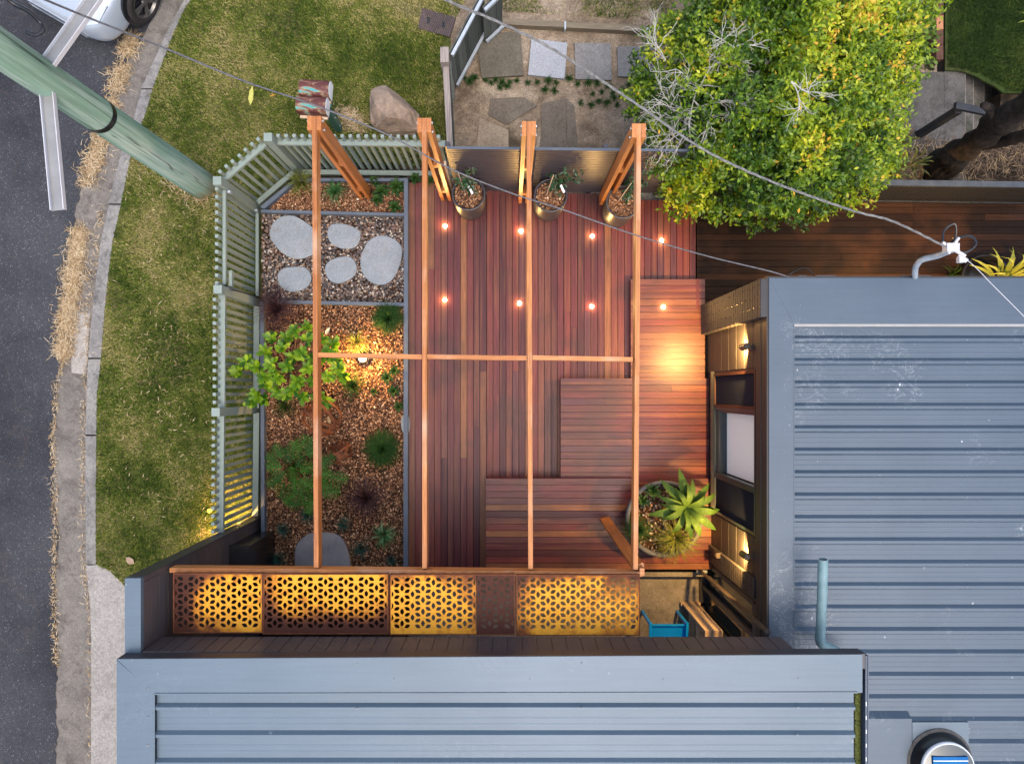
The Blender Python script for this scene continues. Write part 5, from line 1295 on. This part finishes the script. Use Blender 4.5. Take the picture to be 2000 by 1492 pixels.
# brick garden wall
t = thing('brick_garden_wall', 'low dark red brick wall with one orange brick, edging the lawn', 'wall')
mb = MB(); p0 = -190
M['redbrick'] = mat_noise('old_red_brick', (.05, .028, .022), (.13, .06, .04), 8, .85, .2, .3, 40, .3)
M['orangebrick'] = mat_noise('orange_brick', (.30, .13, .06), (.40, .19, .10), 8, .85, .2, .3, 40, .3)
ys_ = [-170, -142, -114, -84, -56, -28, 0, 30, 58.5, 88, 117]
for a_, b_ in zip(ys_[:-1], ys_[1:]):
    m_ = mb if a_ != 30 else MB(); A = P(1829, a_+.7, ZL+.22); B = P(1842.5, b_-.7, ZL+.22); m_.box((A.x, B.y, ZL-.1), (B.x, A.y, ZL+.22))
    if a_ == 30: m_.build('orange_brick', M['orangebrick'], t)
mb.build('bricks', M['redbrick'], t)
# black handrail by the steps
t = thing('step_handrail', 'black timber handrail and post beside the concrete steps', 'handrail')
mb = MB(); p = P(1872, 215, .70); mb.box((p.x-.045, p.y-.045, -.5), (p.x+.045, p.y+.045, .70)); mb.build('post', M['blackmatt'], t)
mb = MB(); mb.bar(P(1865, 207, .78), P(1990, 232, .55), .09, .05); mb.build('rail', M['blackmatt'], t)
# old leaning trunk
t = thing('old_tree_trunk', 'thick dark gnarled tree trunk rising at the right edge', 'tree', P(1835, 330, ZL))
mb = MB(); pts = smooth_path([P(1828, 338, ZL-.1), P(1850, 315, .15), P(1900, 280, .9), P(1955, 240, 1.7), P(2040, 185, 2.6), P(2160, 110, 3.6)], 6); n = len(pts)
rs_ = [.26-.11*min(1, i/(n*.4)) for i in range(n)]
mb.tube(pts, rs_, 18); o = mb.build('trunk', M['bark'], t, smooth=True)
for v in o.data.vertices:
    c_ = v.co; v.co += v.normal*(noise.fractal(c_*3.5, 1, 2, 4)*.07+abs(noise.noise(c_*9))*.03)
mb = MB(); mb.tube(smooth_path([P(1915, 282, .9), P(1960, 275, 1.3), P(2010, 262, 1.7), P(2090, 240, 2.2)], 5), [.09-.002*i for i in range(16)], 12)
mb.tube(smooth_path([P(1945, 245, 1.6), P(1935, 215, 1.9), P(1920, 205, 2.0)], 4), [.07-.004*i for i in range(9)], 10); mb.build('limb', M['bark'], t, smooth=True)
straw('palm_fronds', [(1745, 335), (1840, 300), (1790, 345)], 150, .30, M['straw'], -.2, 'long dry fronds lying by the old trunk', 'leaf litter', 18, .25)

# ================================================================== THE BIG TREE
def big_tree():
    base = P(1500, 250, ZL); t = thing('ficus_tree', 'dense yellow green tree with bare white twigs overhanging the fence', 'tree', base)
    # trunk and limbs
    mb = MB(); top = Vector((base.x, base.y, 0.5)); mb.tube([base+Vector((0, 0, -.05)), base+Vector((.02, .02, .4)), top], [.14, .11, .10], 12)
    lobes = [(1330, 130, 1.35, .55), (1300, 200, 1.2, .45), (1395, 85, 1.5, .55), (1480, 60, 1.9, .75), (1610, 30, 2.0, .85), (1725, 20, 1.8, .65), (1700, 110, 1.9, .6), (1560, 140, 2.1, .85), (1440, 200, 1.9, .75), (1350, 270, 1.4, .6), (1420, 330, 1.2, .6),
             (1530, 290, 1.8, .75), (1630, 250, 1.8, .7), (1690, 190, 1.4, .5), (1640, 330, 1.35, .5), (1480, 375, .75, .45), (1370, 355, .7, .38), (1560, 370, 1.0, .45), (1600, -60, 2.0, .9), (1730, -50, 1.6, .7), (1450, 10, 1.6, .5), (1690, 290, 1.2, .42), (1335, 380, .45, .28)]
    for (px, py, z, r_) in lobes:
        c = P(px, py, z-.3); mb.tube(smooth_path([top, top.lerp(c, .5)+Vector((random.uniform(-.15, .15), random.uniform(-.15, .15), .1)), c], 4), [.05, .047, .043, .04, .036, .032, .028, .02, .012], 7)
    mb.build('trunk', M['stem'], t, smooth=True)
    # leaves in sprays
    V = []; r = []; cnt = 0
    C = [(P(px, py, z), r_) for px, py, z, r_ in lobes]
    for (c, r_) in C:
        ns = int(470*r_*r_/.36)
        for s_ in range(ns):
            d = Vector(rng.normal(0, 1, 3)); d.normalize(); rad = r_*(.55+.5*random.random()**.6)
            p = c+Vector((d.x*rad, d.y*rad, d.z*rad*.62))
            if p.z < -.1: continue
            hgt = noise.fractal(p*1.9, 1, 2, 3)
            if hgt < -.42: continue
            out_ = Vector((d.x, d.y, abs(d.z)*.6+.25)).normalized(); nl = random.randint(6, 10)
            tone = min(1, max(0, .38+.05*(p.x-3.5)+.06*(p.y-4)+hgt*.55+.20*d.z+random.gauss(0, .08)))  # light painted into leaf colour: yellower upwards and towards the upper right
            for k_ in range(nl):
                q = p+out_*(k_*.016)+Vector(rng.normal(0, .016, 3))
                dd = (out_*.45+Vector(rng.normal(0, .75, 3))).normalized(); dd.z *= .55
                dd.normalize(); l = random.uniform(.042, .075); wv = dd.cross(Vector((rng.normal(0, .5), rng.normal(0, .5), 1))).normalized()*l*.24
                nrm = wv.cross(dd).normalized()*l*.07
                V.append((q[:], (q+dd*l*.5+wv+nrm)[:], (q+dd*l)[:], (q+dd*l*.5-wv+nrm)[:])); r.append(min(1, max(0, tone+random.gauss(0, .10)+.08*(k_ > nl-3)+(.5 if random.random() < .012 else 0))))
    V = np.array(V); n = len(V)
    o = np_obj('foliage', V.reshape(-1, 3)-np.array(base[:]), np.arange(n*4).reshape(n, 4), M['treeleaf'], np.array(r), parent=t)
    # bare white twigs
    tw = MB()
    def grow(p, d, l, r_, lev, tw=None):
        n = 4; pts = [p]
        for i in range(n):
            d = (d+Vector(rng.normal(0, .22, 3))).normalized(); d.z = max(-.25, min(.5, d.z)); p = p+d*l/n; pts.append(p)
        tw.tube(pts, [r_*(1-.12*i) for i in range(n+1)], 5, cap=False)
        if lev > 0:
            for i in range(2, n+1):
                for _ in range(2 if lev > 1 else 1):
                    dd = (d+Vector(rng.normal(0, .65, 3))); dd.z *= .5; dd.normalize(); grow(pts[i], dd, l*random.uniform(.5, .75), r_*.6, lev-1, tw)
    for (px, py, z, a0, nb, l) in ((1368, 168, 2.15, 0, 5, .40), (1395, 200, 2.2, 0, 4, .34), (1432, 92, 2.35, 0, 5, .22), (1545, 160, 2.9, 5.6, 2, .28), (1300, 120, 1.9, 2.0, 2, .34), (1330, 210, 2.0, 3.6, 3, .30), (1340, 250, 1.9, 4.2, 3, .34)):
        tw = MB()
        for i in range(nb):
            th = a0+2*PI*i/nb+random.uniform(-.4, .4) if a0 == 0 else a0+random.uniform(-.6, .6)
            grow(P(px, py, z-.12), Vector((math.cos(th), math.sin(th), .05)), l, .0072, 2, tw)
        tw.build('bare_twigs', M['twig'], t)['kind'] = 'stuff'
big_tree()

# ================================================================== GARDEN PLANTS
def tuft(c, R_px, z, m, n=70, wd=.006, hgt=.22, droop=.6, label='', name='grass_tuft', cat='plant', group=None, segs=5, rlo=.0, rhi=1.0, inner=.01):
    p = P(c[0], c[1], z); Rr = R_px*(H-z)/F; mb = MB()
    for i in range(n):
        th = random.uniform(0, 2*PI); k_ = random.uniform(.45, 1.08); L = Rr*k_; hh_ = hgt*random.uniform(.6, 1.1)*(1.25-.5*k_)
        d = Vector((math.cos(th), math.sin(th), 0)); s_ = Vector((-d.y, d.x, 0))*random.gauss(0, .12)*L
        pts = []
        for j in range(segs+1):
            u = j/segs; pts.append(Vector((0, 0, 0))+d*(inner+L*u**1.15)+s_*u*u+Vector((0, 0, hh_*(math.sin(min(1, u*1.1)*PI*.62)-droop*u**3*.8)+.0)))
        mb.ribbon(pts, [wd*(1-.1*j if j < segs-1 else (.55 if j == segs-1 else .08)) for j in range(segs+1)], fold=.25, rnd=random.uniform(rlo, rhi))
    o = mb.build(name, m, loc=(0, 0, 0)); o.location = p; return tag(o, label, cat, group)
def rosette(c, R_px, z, m, n=16, label='', hgt=.10, wk=.22, name='rosette_plant', cat='plant', group=None, layers=2, tilt=None, segs=6, droop=.35):
    p = P(c[0], c[1], z); Rr = R_px*(H-z)/F; mb = MB()
    for i in range(n):
        lay = i*layers//n; th = i*2.39996+random.uniform(-.12, .12); k_ = (1-.32*lay/max(1, layers-1))*random.uniform(.85, 1.08); L = Rr*k_; up = hgt*(.5+1.0*lay/max(1, layers-1))
        d = Vector((math.cos(th), math.sin(th), 0)); pts = []
        for j in range(segs+1):
            u = j/segs; pts.append(d*(L*u)+Vector((0, 0, .02+up*(math.sin(u*PI*.55)-droop*u**3))))
        w_ = L*wk*2; prof = [.42, .62, .88, 1.0, .86, .5, .03] if segs == 6 else [1]*(segs+1)
        mb.ribbon(pts, [w_*x_ for x_ in prof], fold=.35, rnd=min(1, max(0, .25+.5*lay/max(1, layers-1)+random.gauss(0, .15))))
    o = mb.build(name, m, loc=(0, 0, 0), smooth=True); o.location = p; return tag(o, label, cat, group)

# corner bed
tuft((592, 361), 34, .02, M['yellowgrass'], 170, .006, .30, .5, 'fine yellowish grass tuft left of the first rafter')
tuft((657, 377), 29, .02, M['strap'], 75, .010, .20, .6, 'green strappy tuft between the first rafter and its post', rhi=.8)
GR = 'small dark rosette plants'
for (x, y, r_, lab) in ((775, 366, 22, 'largest dark rosette by the corner of the edging'), (746, 376, 19, 'dark rosette at the foot of the first post'), (772, 406, 16, 'lowest dark rosette touching the inner blue grey edging'), (738, 392, 14, 'small dark rosette right below the first post'), (733, 356, 13, 'small dark rosette behind the first post'),
                        (812, 351, 13, 'dark rosette between picket fence and deck, nearest the edging'), (838, 355, 12, 'dark rosette between picket fence and second post'),
                        (757, 738, 15, 'dark rosette right of the garden spotlight'), (772, 724, 12, 'small dark rosette under the cross piece near the edging'), (770, 763, 14, 'dark rosette midway down the right side of the mulch'), (732, 765, 9, 'tiny dark rosette right of the mounded tuft'), (780, 794, 12, 'small dark rosette against the edging above the grey stone')):
    rosette((x, y), r_, .03, M['rosette'], 15, lab, .09, .20, group=GR)
# main bed
tuft((545, 606), 54, .02, M['purple'], 260, .0065, .32, .5, 'purple fountain grass by the gate end of the mulch bed', rhi=.8)
tuft((718, 972), 50, .02, M['purple'], 260, .0065, .30, .5, 'purple fountain grass low in the middle of the mulch bed')
tuft((760, 623), 36, .02, M['fine'], 700, .008, .20, .35, 'dark fine leaved mound at the top right of the mulch bed', 'fine_mound', inner=.0)
tuft((748, 876), 41, .02, M['fine'], 850, .008, .22, .35, 'dark fine leaved mound beside the deck, right of the small sphere', 'fine_mound', inner=.0)
tuft((698, 668), 33, .02, M['yellowgrass'], 130, .004, .22, .5, 'yellow green grass lit by the garden spotlight')
tuft((691, 754), 30, .02, M['fine'], 110, .009, .20, .55, 'dark mounded strappy tuft below the spotlight')
tuft((561, 794), 30, .02, M['fine'], 110, .004, .18, .5, 'dark fine grass under the lower side of the bright shrub')
for (x, y, r_, lab) in ((556, 1033, 19, 'blue green grass tuft nearest the black box'), (602, 1006, 22, 'blue green grass tuft left of the first rafter, above the slab'), (673, 1022, 20, 'blue green grass tuft right of the first rafter, above the slab'), (706, 1070, 25, 'blue green grass tuft right of the brown slab'), (546, 1091, 22, 'blue green grass tuft left of the brown slab'), (765, 1092, 12, 'small blue green tuft beside the edging and long beam')):
    tuft((x, y), r_, .02, M['bluefine'], 120, .0035, .13, .4, lab, 'blue_grass', group='blue green grass tufts around the slate slab')
tuft((750, 1044), 30, .02, M['strap'], 85, .011, .17, .55, 'striped pale edged strappy plant near the deck edging', rlo=.4)
# leaf cluster shrubs
def leafblade(mb, p, d, l, w_, rnd, up=Vector((0, 0, 1)), curl=.25):
    d = d.normalized(); pts = [p+d*l*u-Vector((0, 0, curl*l*u*u*.6)) for u in (0, .18, .42, .68, .88, 1)]
    mb.ribbon(pts, [w_*x_ for x_ in (.12, .55, .95, 1.0, .6, .04)], up, .18, rnd)
def shrub():
    base = P(572, 722, .02); t = thing('magnolia_shrub', 'bright green broad leaved shrub spilling over the fence rail', 'shrub', base)
    tips = [(575, 648, 1.15), (600, 662, 1.2), (625, 664, 1.0), (530, 660, 1.05), (518, 688, 1.1), (550, 680, 1.25), (590, 690, 1.35), (480, 706, 1.3), (500, 715, 1.2), (465, 725, 1.25), (530, 710, 1.35), (560, 715, 1.45), (600, 720, 1.3), (640, 690, 1.0), (655, 700, .9), (660, 720, .95), (640, 735, .9), (610, 745, 1.1), (580, 745, 1.3), (545, 740, 1.2),
            (520, 750, 1.1), (500, 772, 1.05), (492, 784, 1.0), (515, 778, .9), (560, 770, 1.0), (590, 775, .9), (620, 770, .7), (540, 765, 1.0), (650, 672, .8), (668, 735, .8), (628, 700, 1.0), (572, 698, 1.3), (610, 700, 1.2), (534, 730, 1.2), (560, 660, 1.0), (600, 640, .9), (636, 784, .6), (575, 760, 1.05), (515, 735, 1.15)]
    st = MB(); lf = MB(); c0 = base+Vector((0, 0, .1))
    for (px, py, z) in tips:
        q = P(px, py, z*.62); mid = c0.lerp(q, .5)+Vector((random.gauss(0, .05), random.gauss(0, .05), .06))
        st.tube(smooth_path([c0, mid, q], 3), [.012-.0012*i for i in range(7)], 5)
        n = random.randint(15, 22); d0 = (q-c0).normalized()
        for k_ in range(n):
            th = k_*2.39996+random.random(); el = random.uniform(.05, .8)
            d = Vector((math.cos(th), math.sin(th), el))+d0*.35
            leafblade(lf, q+Vector((0, 0, random.uniform(-.05, .02))), d, random.uniform(.085, .15), random.uniform(.038, .056), min(1, max(0, random.gauss(.5, .27))))
    st.build('stems', M['stem'], t); lf.build('foliage', M['shrubleaf'], t)
shrub()
def philodendron():
    base = P(575, 905, .02); t = thing('philodendron', 'dark green plant with deeply lobed leaves beside the first rafter', 'plant', base)
    st = MB(); lf = MB()
    spots = [(590, 868, 70), (612, 885, 30), (560, 890, 110), (542, 882, 140), (535, 912, 180), (545, 930, 200), (570, 925, 260), (600, 915, 20), (625, 905, 20), (640, 900, 30), (622, 935, -30), (598, 945, -60), (575, 950, -100), (550, 958, 230), (535, 942, 210), (585, 900, 80), (605, 870, 60), (630, 950, -10), (645, 962, -5), (590, 970, -90), (565, 975, 215), (612, 975, -70), (572, 880, 100), (605, 990, -110), (575, 985, 190), (660, 934, -20), (530, 896, 165), (628, 925, 0)]
    for (px, py, ang) in spots:
        q = P(px, py, random.uniform(.28, .5)); a = R(ang)+random.gauss(0, .15); d = Vector((math.cos(a), math.sin(a), -.12)).normalized(); s_ = d.cross(Vector((0, 0, 1))).normalized(); l = random.uniform(.20, .27)
        s0 = q-d*l*.45; st.tube([base+Vector((0, 0, .02)), base.lerp(s0, .6)+Vector((0, 0, .1)), s0], .005, 5)
        rnd = random.random()
        lf.ribbon([s0+d*l*u+Vector((0, 0, -.05*u*u)) for u in (0, .3, .6, .85, 1)], [.02, .026, .024, .018, .003], fold=.1, rnd=rnd)
        for j in range(6):
            u = .06+.15*j; c_ = s0+d*l*u+Vector((0, 0, -.05*u*u)); ll = l*.52*(1-.6*abs(u-.35)/.65)
            for sg in (-1, 1):
                dd = (s_*sg+d*(.35+.5*u)).normalized(); e = c_+dd*ll+Vector((0, 0, -.015))
                lf.ribbon([c_, c_.lerp(e, .5)+Vector((0, 0, .012)), c_.lerp(e, .85), e], [.014, .018, .013, .002], fold=.15, rnd=min(1, rnd+random.uniform(-.1, .1)) if rnd > .1 else rnd)
    st.build('stems', M['philo'], t); lf.build('foliage', M['philo'], t)
philodendron()
# rusty band spheres
def sphere(px, py, r_, n, lab):
    c = P(px, py, r_+.03); t = thing('rusty_sphere', lab, 'garden sphere', (c.x, c.y, .03), 'rusty strap metal spheres on the mulch')
    rs = random.Random(px)
    for k_ in range(n):
        ax = Vector((rs.gauss(0, 1), rs.gauss(0, 1), rs.gauss(0, .6))).normalized(); u = ax.orthogonal().normalized(); v = ax.cross(u); m_ = 40; vs = []; w_ = .017
        for i in range(m_):
            th = 2*PI*i/m_; p = (u*math.cos(th)+v*math.sin(th))
            for s_, q in ((-1, 1), (1, 1)): vs.append(p*r_*(1+.002*k_)+ax*w_*s_+Vector((0, 0, r_)))
        mb = MB(); mb.add(vs, [(2*i, 2*i+1, (2*i+3) % (2*m_), (2*i+2) % (2*m_)) for i in range(m_)], .5); o = mb.build('band', M['rust'], t, loc=(0, 0, 0)); md = o.modifiers.new('t', 'SOLIDIFY'); md.thickness = .004
sphere(629, 815, .27, 6, 'larger rusty strap sphere half under the first rafter'); sphere(663, 882, .17, 6, 'smaller rusty strap sphere right of the first rafter')

# ================================================================== POTS ON THE DECK
def pot(px, py, lab, plab, lean, seed):
    rs = random.Random(seed); hp = .68; p = P(px, py, hp); r_ = .228
    t = thing('plant_pot', lab, 'pot', (p.x, p.y, .002), 'three tall charcoal pots by the boundary fence')
    mb = MB(); mb.lathe([(.0, .0), (.19, .0), (.20, .02), (.222, .34), (r_-.006, hp-.05), (r_, hp-.02), (r_, hp-.004), (r_-.004, hp), (r_-.022, hp), (r_-.027, hp-.01), (r_-.03, hp-.10), (.0, hp-.10)], n=56, rnd=.5); mb.build('body', M['potmat'], t, loc=(0, 0, 0), smooth=True)
    ch = chips('mulch', [(.195*math.cos(2*PI*i/16), .195*math.sin(2*PI*i/16)) for i in range(16)], 900, hp-.09, '', parent=t)
    s = thing('potted_camellia', plab, 'plant', (p.x, p.y, hp-.08), 'young leafy plants in the charcoal pots')
    st = MB(); lf = MB()
    for k_ in range(6):
        d = Vector((lean[0]*.5+rs.gauss(0, .16), lean[1]*.5+rs.gauss(0, .16), 1)).normalized(); q0 = Vector((rs.gauss(0, .03)+lean[0]*.2, rs.gauss(0, .03)+.10, 0)); L = rs.uniform(.45, .95)
        pts = [q0]; q = q0
        for j in range(6):
            d = (d+Vector((rs.gauss(0, .08), rs.gauss(0, .08), 0))).normalized(); q = q+d*L/6; pts.append(q)
        st.tube(pts, [.006-.0007*j for j in range(7)], 5)
        for j in range(2, 6):
            for _ in range(1):
                e = pts[j]; dd = Vector((rs.gauss(0, 1), rs.gauss(0, 1), .8)).normalized(); st.tube([e, e+dd*.07, e+dd*.13+Vector((0, 0, .02))], [.003, .002, .001], 4)
        for j in range(20):
            u = rs.random()**.9*4.6; e = pts[int(u)].lerp(pts[min(6, int(u)+1)], u % 1)+Vector((rs.gauss(0, .035), rs.gauss(0, .035), rs.gauss(0, .02)))
            leafblade(lf, e, Vector((rs.gauss(0, 1), rs.gauss(0, 1), rs.uniform(-.1, .7))), rs.uniform(.045, .075), rs.uniform(.022, .034), rs.random())
    st.build('stems', M['stem'], s, loc=(0, 0, 0)); lf.build('foliage', M['potleaf'], s, loc=(0, 0, 0))
    mb = MB(); mb.tube([(-.05, .03, 0), (-.06+lean[0]*.25, .03+lean[1]*.3, .62)], .007, 6); mb.build('stake', M['pine'], s, loc=(0, 0, 0))
    if seed < 3:
        mb = MB(); q = Vector((.05+lean[0]*.2, .0, .42 if seed == 1 else .55)); mb.bar(q, q+Vector((.05, -.08, -.06)), .028, .003); mb.build('plant_tag', M['white'], s, loc=(0, 0, 0))
pot(915, 378.5, 'charcoal pot beside the second rafter post', 'young plant with white tag in the pot by the second post', (-.15, .25), 1)
pot(1075.6, 381.5, 'charcoal pot right of the third rafter', 'bushy young plant staked in the pot beside the third rafter', (.25, .25), 2)
pot(1217, 394.5, 'charcoal pot partly under the fourth rafter', 'dark leafy plant in the pot under the fourth rafter', (.30, .2), 3)

# ================================================================== BIG ROUND PLANTER
zpl = Z3+.42; c = P(1298, 1014, zpl); rp = 75.5*(H-zpl)/F
t = thing('round_planter', 'wide round cement planter in the deck corner', 'planter', (c.x, c.y, Z3+.004))
hh_ = .42
mb = MB(); mb.lathe([(.0, 0), (rp*.72, 0), (rp*.86, .10), (rp*.97, .28), (rp, hh_-.02), (rp-.006, hh_), (rp-.045, hh_), (rp-.052, hh_-.012), (rp-.06, hh_-.07), (.0, hh_-.07)], n=72, rnd=.5); mb.build('bowl', M['cement'], t, loc=(0, 0, 0), smooth=True)
mb = MB(); mb.disc((0, 0, hh_-.065), rp-.058, 48); mb.build('soil', M['soil'], t, loc=(0, 0, 0))
pc = pebbles('planter_pebbles', [(rp*.88*math.cos(2*PI*i/20)+0, rp*.88*math.sin(2*PI*i/20)) for i in range(20)], 520, hh_-.06, '', (.012, .022)); pc.parent = t; pc['kind'] = 'stuff'
zq = zpl-.04
ag = rosette((1339, 990), 73, zq+.20, M['agave'], 20, 'large pale green agave in the round planter', .22, .11, 'agave', 'agave', layers=3, droop=.95)
mb = MB(); q = P(1339, 990, zq); mb.tube([(q.x, q.y, zq-.05), (q.x, q.y, zq+.22)], [.035, .028], 10); mb.build('trunk', M['stem'], ag)
rosette((1275, 958), 20, zq+.02, M['rosette'], 14, 'small dark rosette at the back of the round planter', .08, .16, group='small rosettes in the planter')
rosette((1254, 977), 17, zq+.02, M['rosette'], 14, 'small dark rosette at the left rim of the round planter', .07, .16, group='small rosettes in the planter')
tuft((1243, 1032), 36, zq+.02, M['fine'], 360, .004, .17, .8, 'dark fine grass spilling over the left rim of the planter', 'fine_mound', inner=0)
tuft((1318, 1050), 56, zq+.02, M['yellowgrass'], 240, .007, .20, .7, 'tangled dark strappy plant at the front of the planter', rlo=0, rhi=.5)
# second strappy plant under the eave at the right
pp = P(1925, 545, .30); t = thing('eave_planter', 'dark round pot under the eave at the end of the dark deck', 'planter', (pp.x, pp.y, -.026))
mb = MB(); mb.lathe([(.0, 0), (.26, 0), (.34, .30), (.34, .34), (.32, .34), (.31, .28), (.0, .28)], n=48, rnd=.5); mb.build('bowl', M['black'], t, loc=(0, 0, 0), smooth=True)
rosette((1945, 552), 72, .36, M['yellowbrom'], 34, 'yellow green strappy plant in the pot under the eave', .40, .045, 'strappy_plant', 'plant', layers=3, droop=.5)
tuft((1855, 540), 26, .12, M['fine'], 14, .012, .25, .4, 'thin dark leaves beside the pot under the eave')
# bromeliads behind the balustrade
for i, (x, y, r_, lab) in enumerate(((1735, 335, 50, 'large olive bromeliad right of the tree foliage'), (1775, 325, 40, 'reddish bromeliad between tree and old trunk'), (1715, 300, 38, 'bromeliad half hidden by the tree leaves'), (1752, 285, 30, 'upright bromeliad near the concrete landing'))):
    rosette((x, y), r_, -.05, M['brom'], 16, lab, .28, .055, 'bromeliad', 'plant', group='bromeliads behind the balustrade', layers=3)
rosette((2003, 45), 24, ZL+.1, M['yellowbrom'], 12, 'pale strappy plant entering the frame over the right lawn', .2, .05, 'strappy_plant', 'plant')
# small ground cover tufts in the yard
GT = [(640, 480), (675, 500), (705, 480), (770, 490), (805, 510), (835, 490), (870, 505), (900, 525), (920, 500), (860, 535), (960, 495), (1028, 505), (1085, 505), (1130, 550), (1150, 495), (1200, 505), (1190, 555), (1278, 480), (1328, 515), (1392, 510), (1420, 575), (1450, 510), (1475, 565), (1510, 525), (1540, 570), (1350, 628), (1460, 620), (1510, 628), (1570, 640), (1590, 590), (1550, 600), (1640, 520), (1690, 520), (1630, 590), (1410, 640), (1600, 560)]
t0 = None
for i, (a, b) in enumerate(GT):
    x, y = 700+a/3.108, b/3.108
    if i == 0:
        t0 = tuft((x, y), 12, ZL, M['fine'], 60, .006, .07, .5, 'small dark mondo grass clump in the back yard dirt', 'mondo_clump', group='mondo grass clumps below the pavers', inner=0)
    else:
        o = t0.copy(); COL.objects.link(o); o.location = P(x, y, ZL); o.rotation_euler = (0, 0, random.uniform(0, 6)); s_ = random.uniform(.7, 1.1); o.scale = (s_, s_, s_)
# low shrub under tree (dark foliage beyond)
tuft((1345, 85), 30, ZL, M['fine'], 200, .012, .25, .5, 'dark leafy clump under the edge of the tree by the sleeper', 'leafy_clump', inner=0)
tag(blades('yard_weeds', pxpoly([(895, 150), (1320, 150), (1320, 200), (895, 190)], ZL), 2600, ZL, M['grass'], (.02, .05), .009, .9, .0, .0, 12.2), 'sparse small weeds between pavers and dirt', 'weeds')

# ================================================================== UNDERCROFT OBJECTS
t = thing('blue_chair', 'bright blue plastic chair partly under the upper wing', 'chair', P(1305, 1235, -.3))
mb = MB(); q0 = P(1271, 1221, .22); q1 = P(1342, 1221, .22)
X0, X1, Yc = q0.x, q1.x, q0.y
mb.add([(X0+.0, Yc, .22), (X1-.02, Yc, .22), (X1-.02, Yc-.34, .14), (X0, Yc-.34, .14)], [(0, 3, 2, 1)]); o = mb.build('seat', M['blue'], t); md = o.modifiers.new('t', 'SOLIDIFY'); md.thickness = .025
for x in (X0-.02, X1-.02):
    mb = MB(); mb.bar((x, Yc+.07, .30), (x, Yc-.45, .26), .035, .05); mb.build('side_rail', M['blue'], t)
    for y in (Yc+.04, Yc-.38):
        mb = MB(); mb.bar((x, y, -.3), (x, y, .28), .035, .035, (0, 1, 0)); mb.build('leg', M['blue'], t)
mb = MB(); mb.bar((X0, Yc+.012, .235), (X1-.02, Yc+.012, .235), .022, .035); mb.build('cross_rail', M['blue'], t)
mb = MB(); mb.bar((X0, Yc-.36, .40), (X1-.02, Yc-.36, .40), .03, .45); mb.build('backrest', M['blue'], t)
t = thing('wooden_frame', 'pale timber frame standing open beside the blue chair', 'wooden frame', (2.65, -3.1, -.3))
mb = MB(); mb.box((2.56, -3.50, .98), (2.79, -3.10, 1.01)); mb.build('top_board', M['pine'], t)
mb = MB(); mb.box((2.56, -3.125, -.3), (2.79, -3.10, .98)); mb.build('side_board', M['pine'], t)
mb = MB(); mb.box((2.56, -3.50, -.3), (2.79, -3.475, .98)); mb.build('side_board', M['pine'], t)
mb = MB(); mb.box((2.77, -3.47, -.28), (2.785, -3.13, .97)); mb.build('back_board', M['pine'], t)
for z in (.1, .5): mb = MB(); mb.box((2.58, -3.474, z), (2.769, -3.126, z+.02)); mb.build('shelf', M['pine'], t)
mb = MB(); mb.box((2.545, -3.14, -.30), (2.90, -3.098, -.2)); mb.build('base_board', M['pine'], t)
mb = MB()
for y in (-3.17, -3.4): mb.tube([(2.6, y, 1.01), (2.6, y, 1.013)], .006, 6); 
mb.build('screw', M['black'], t)
mb = MB(); a = P(1255, 1113, 0); mb.box((1.9, -2.665, -.3), (2.85, -2.60, -.02)); tag(mb.build('concrete_upstand', M['courtconc']), 'concrete upstand between the deck end and the courtyard slab', 'kerb')
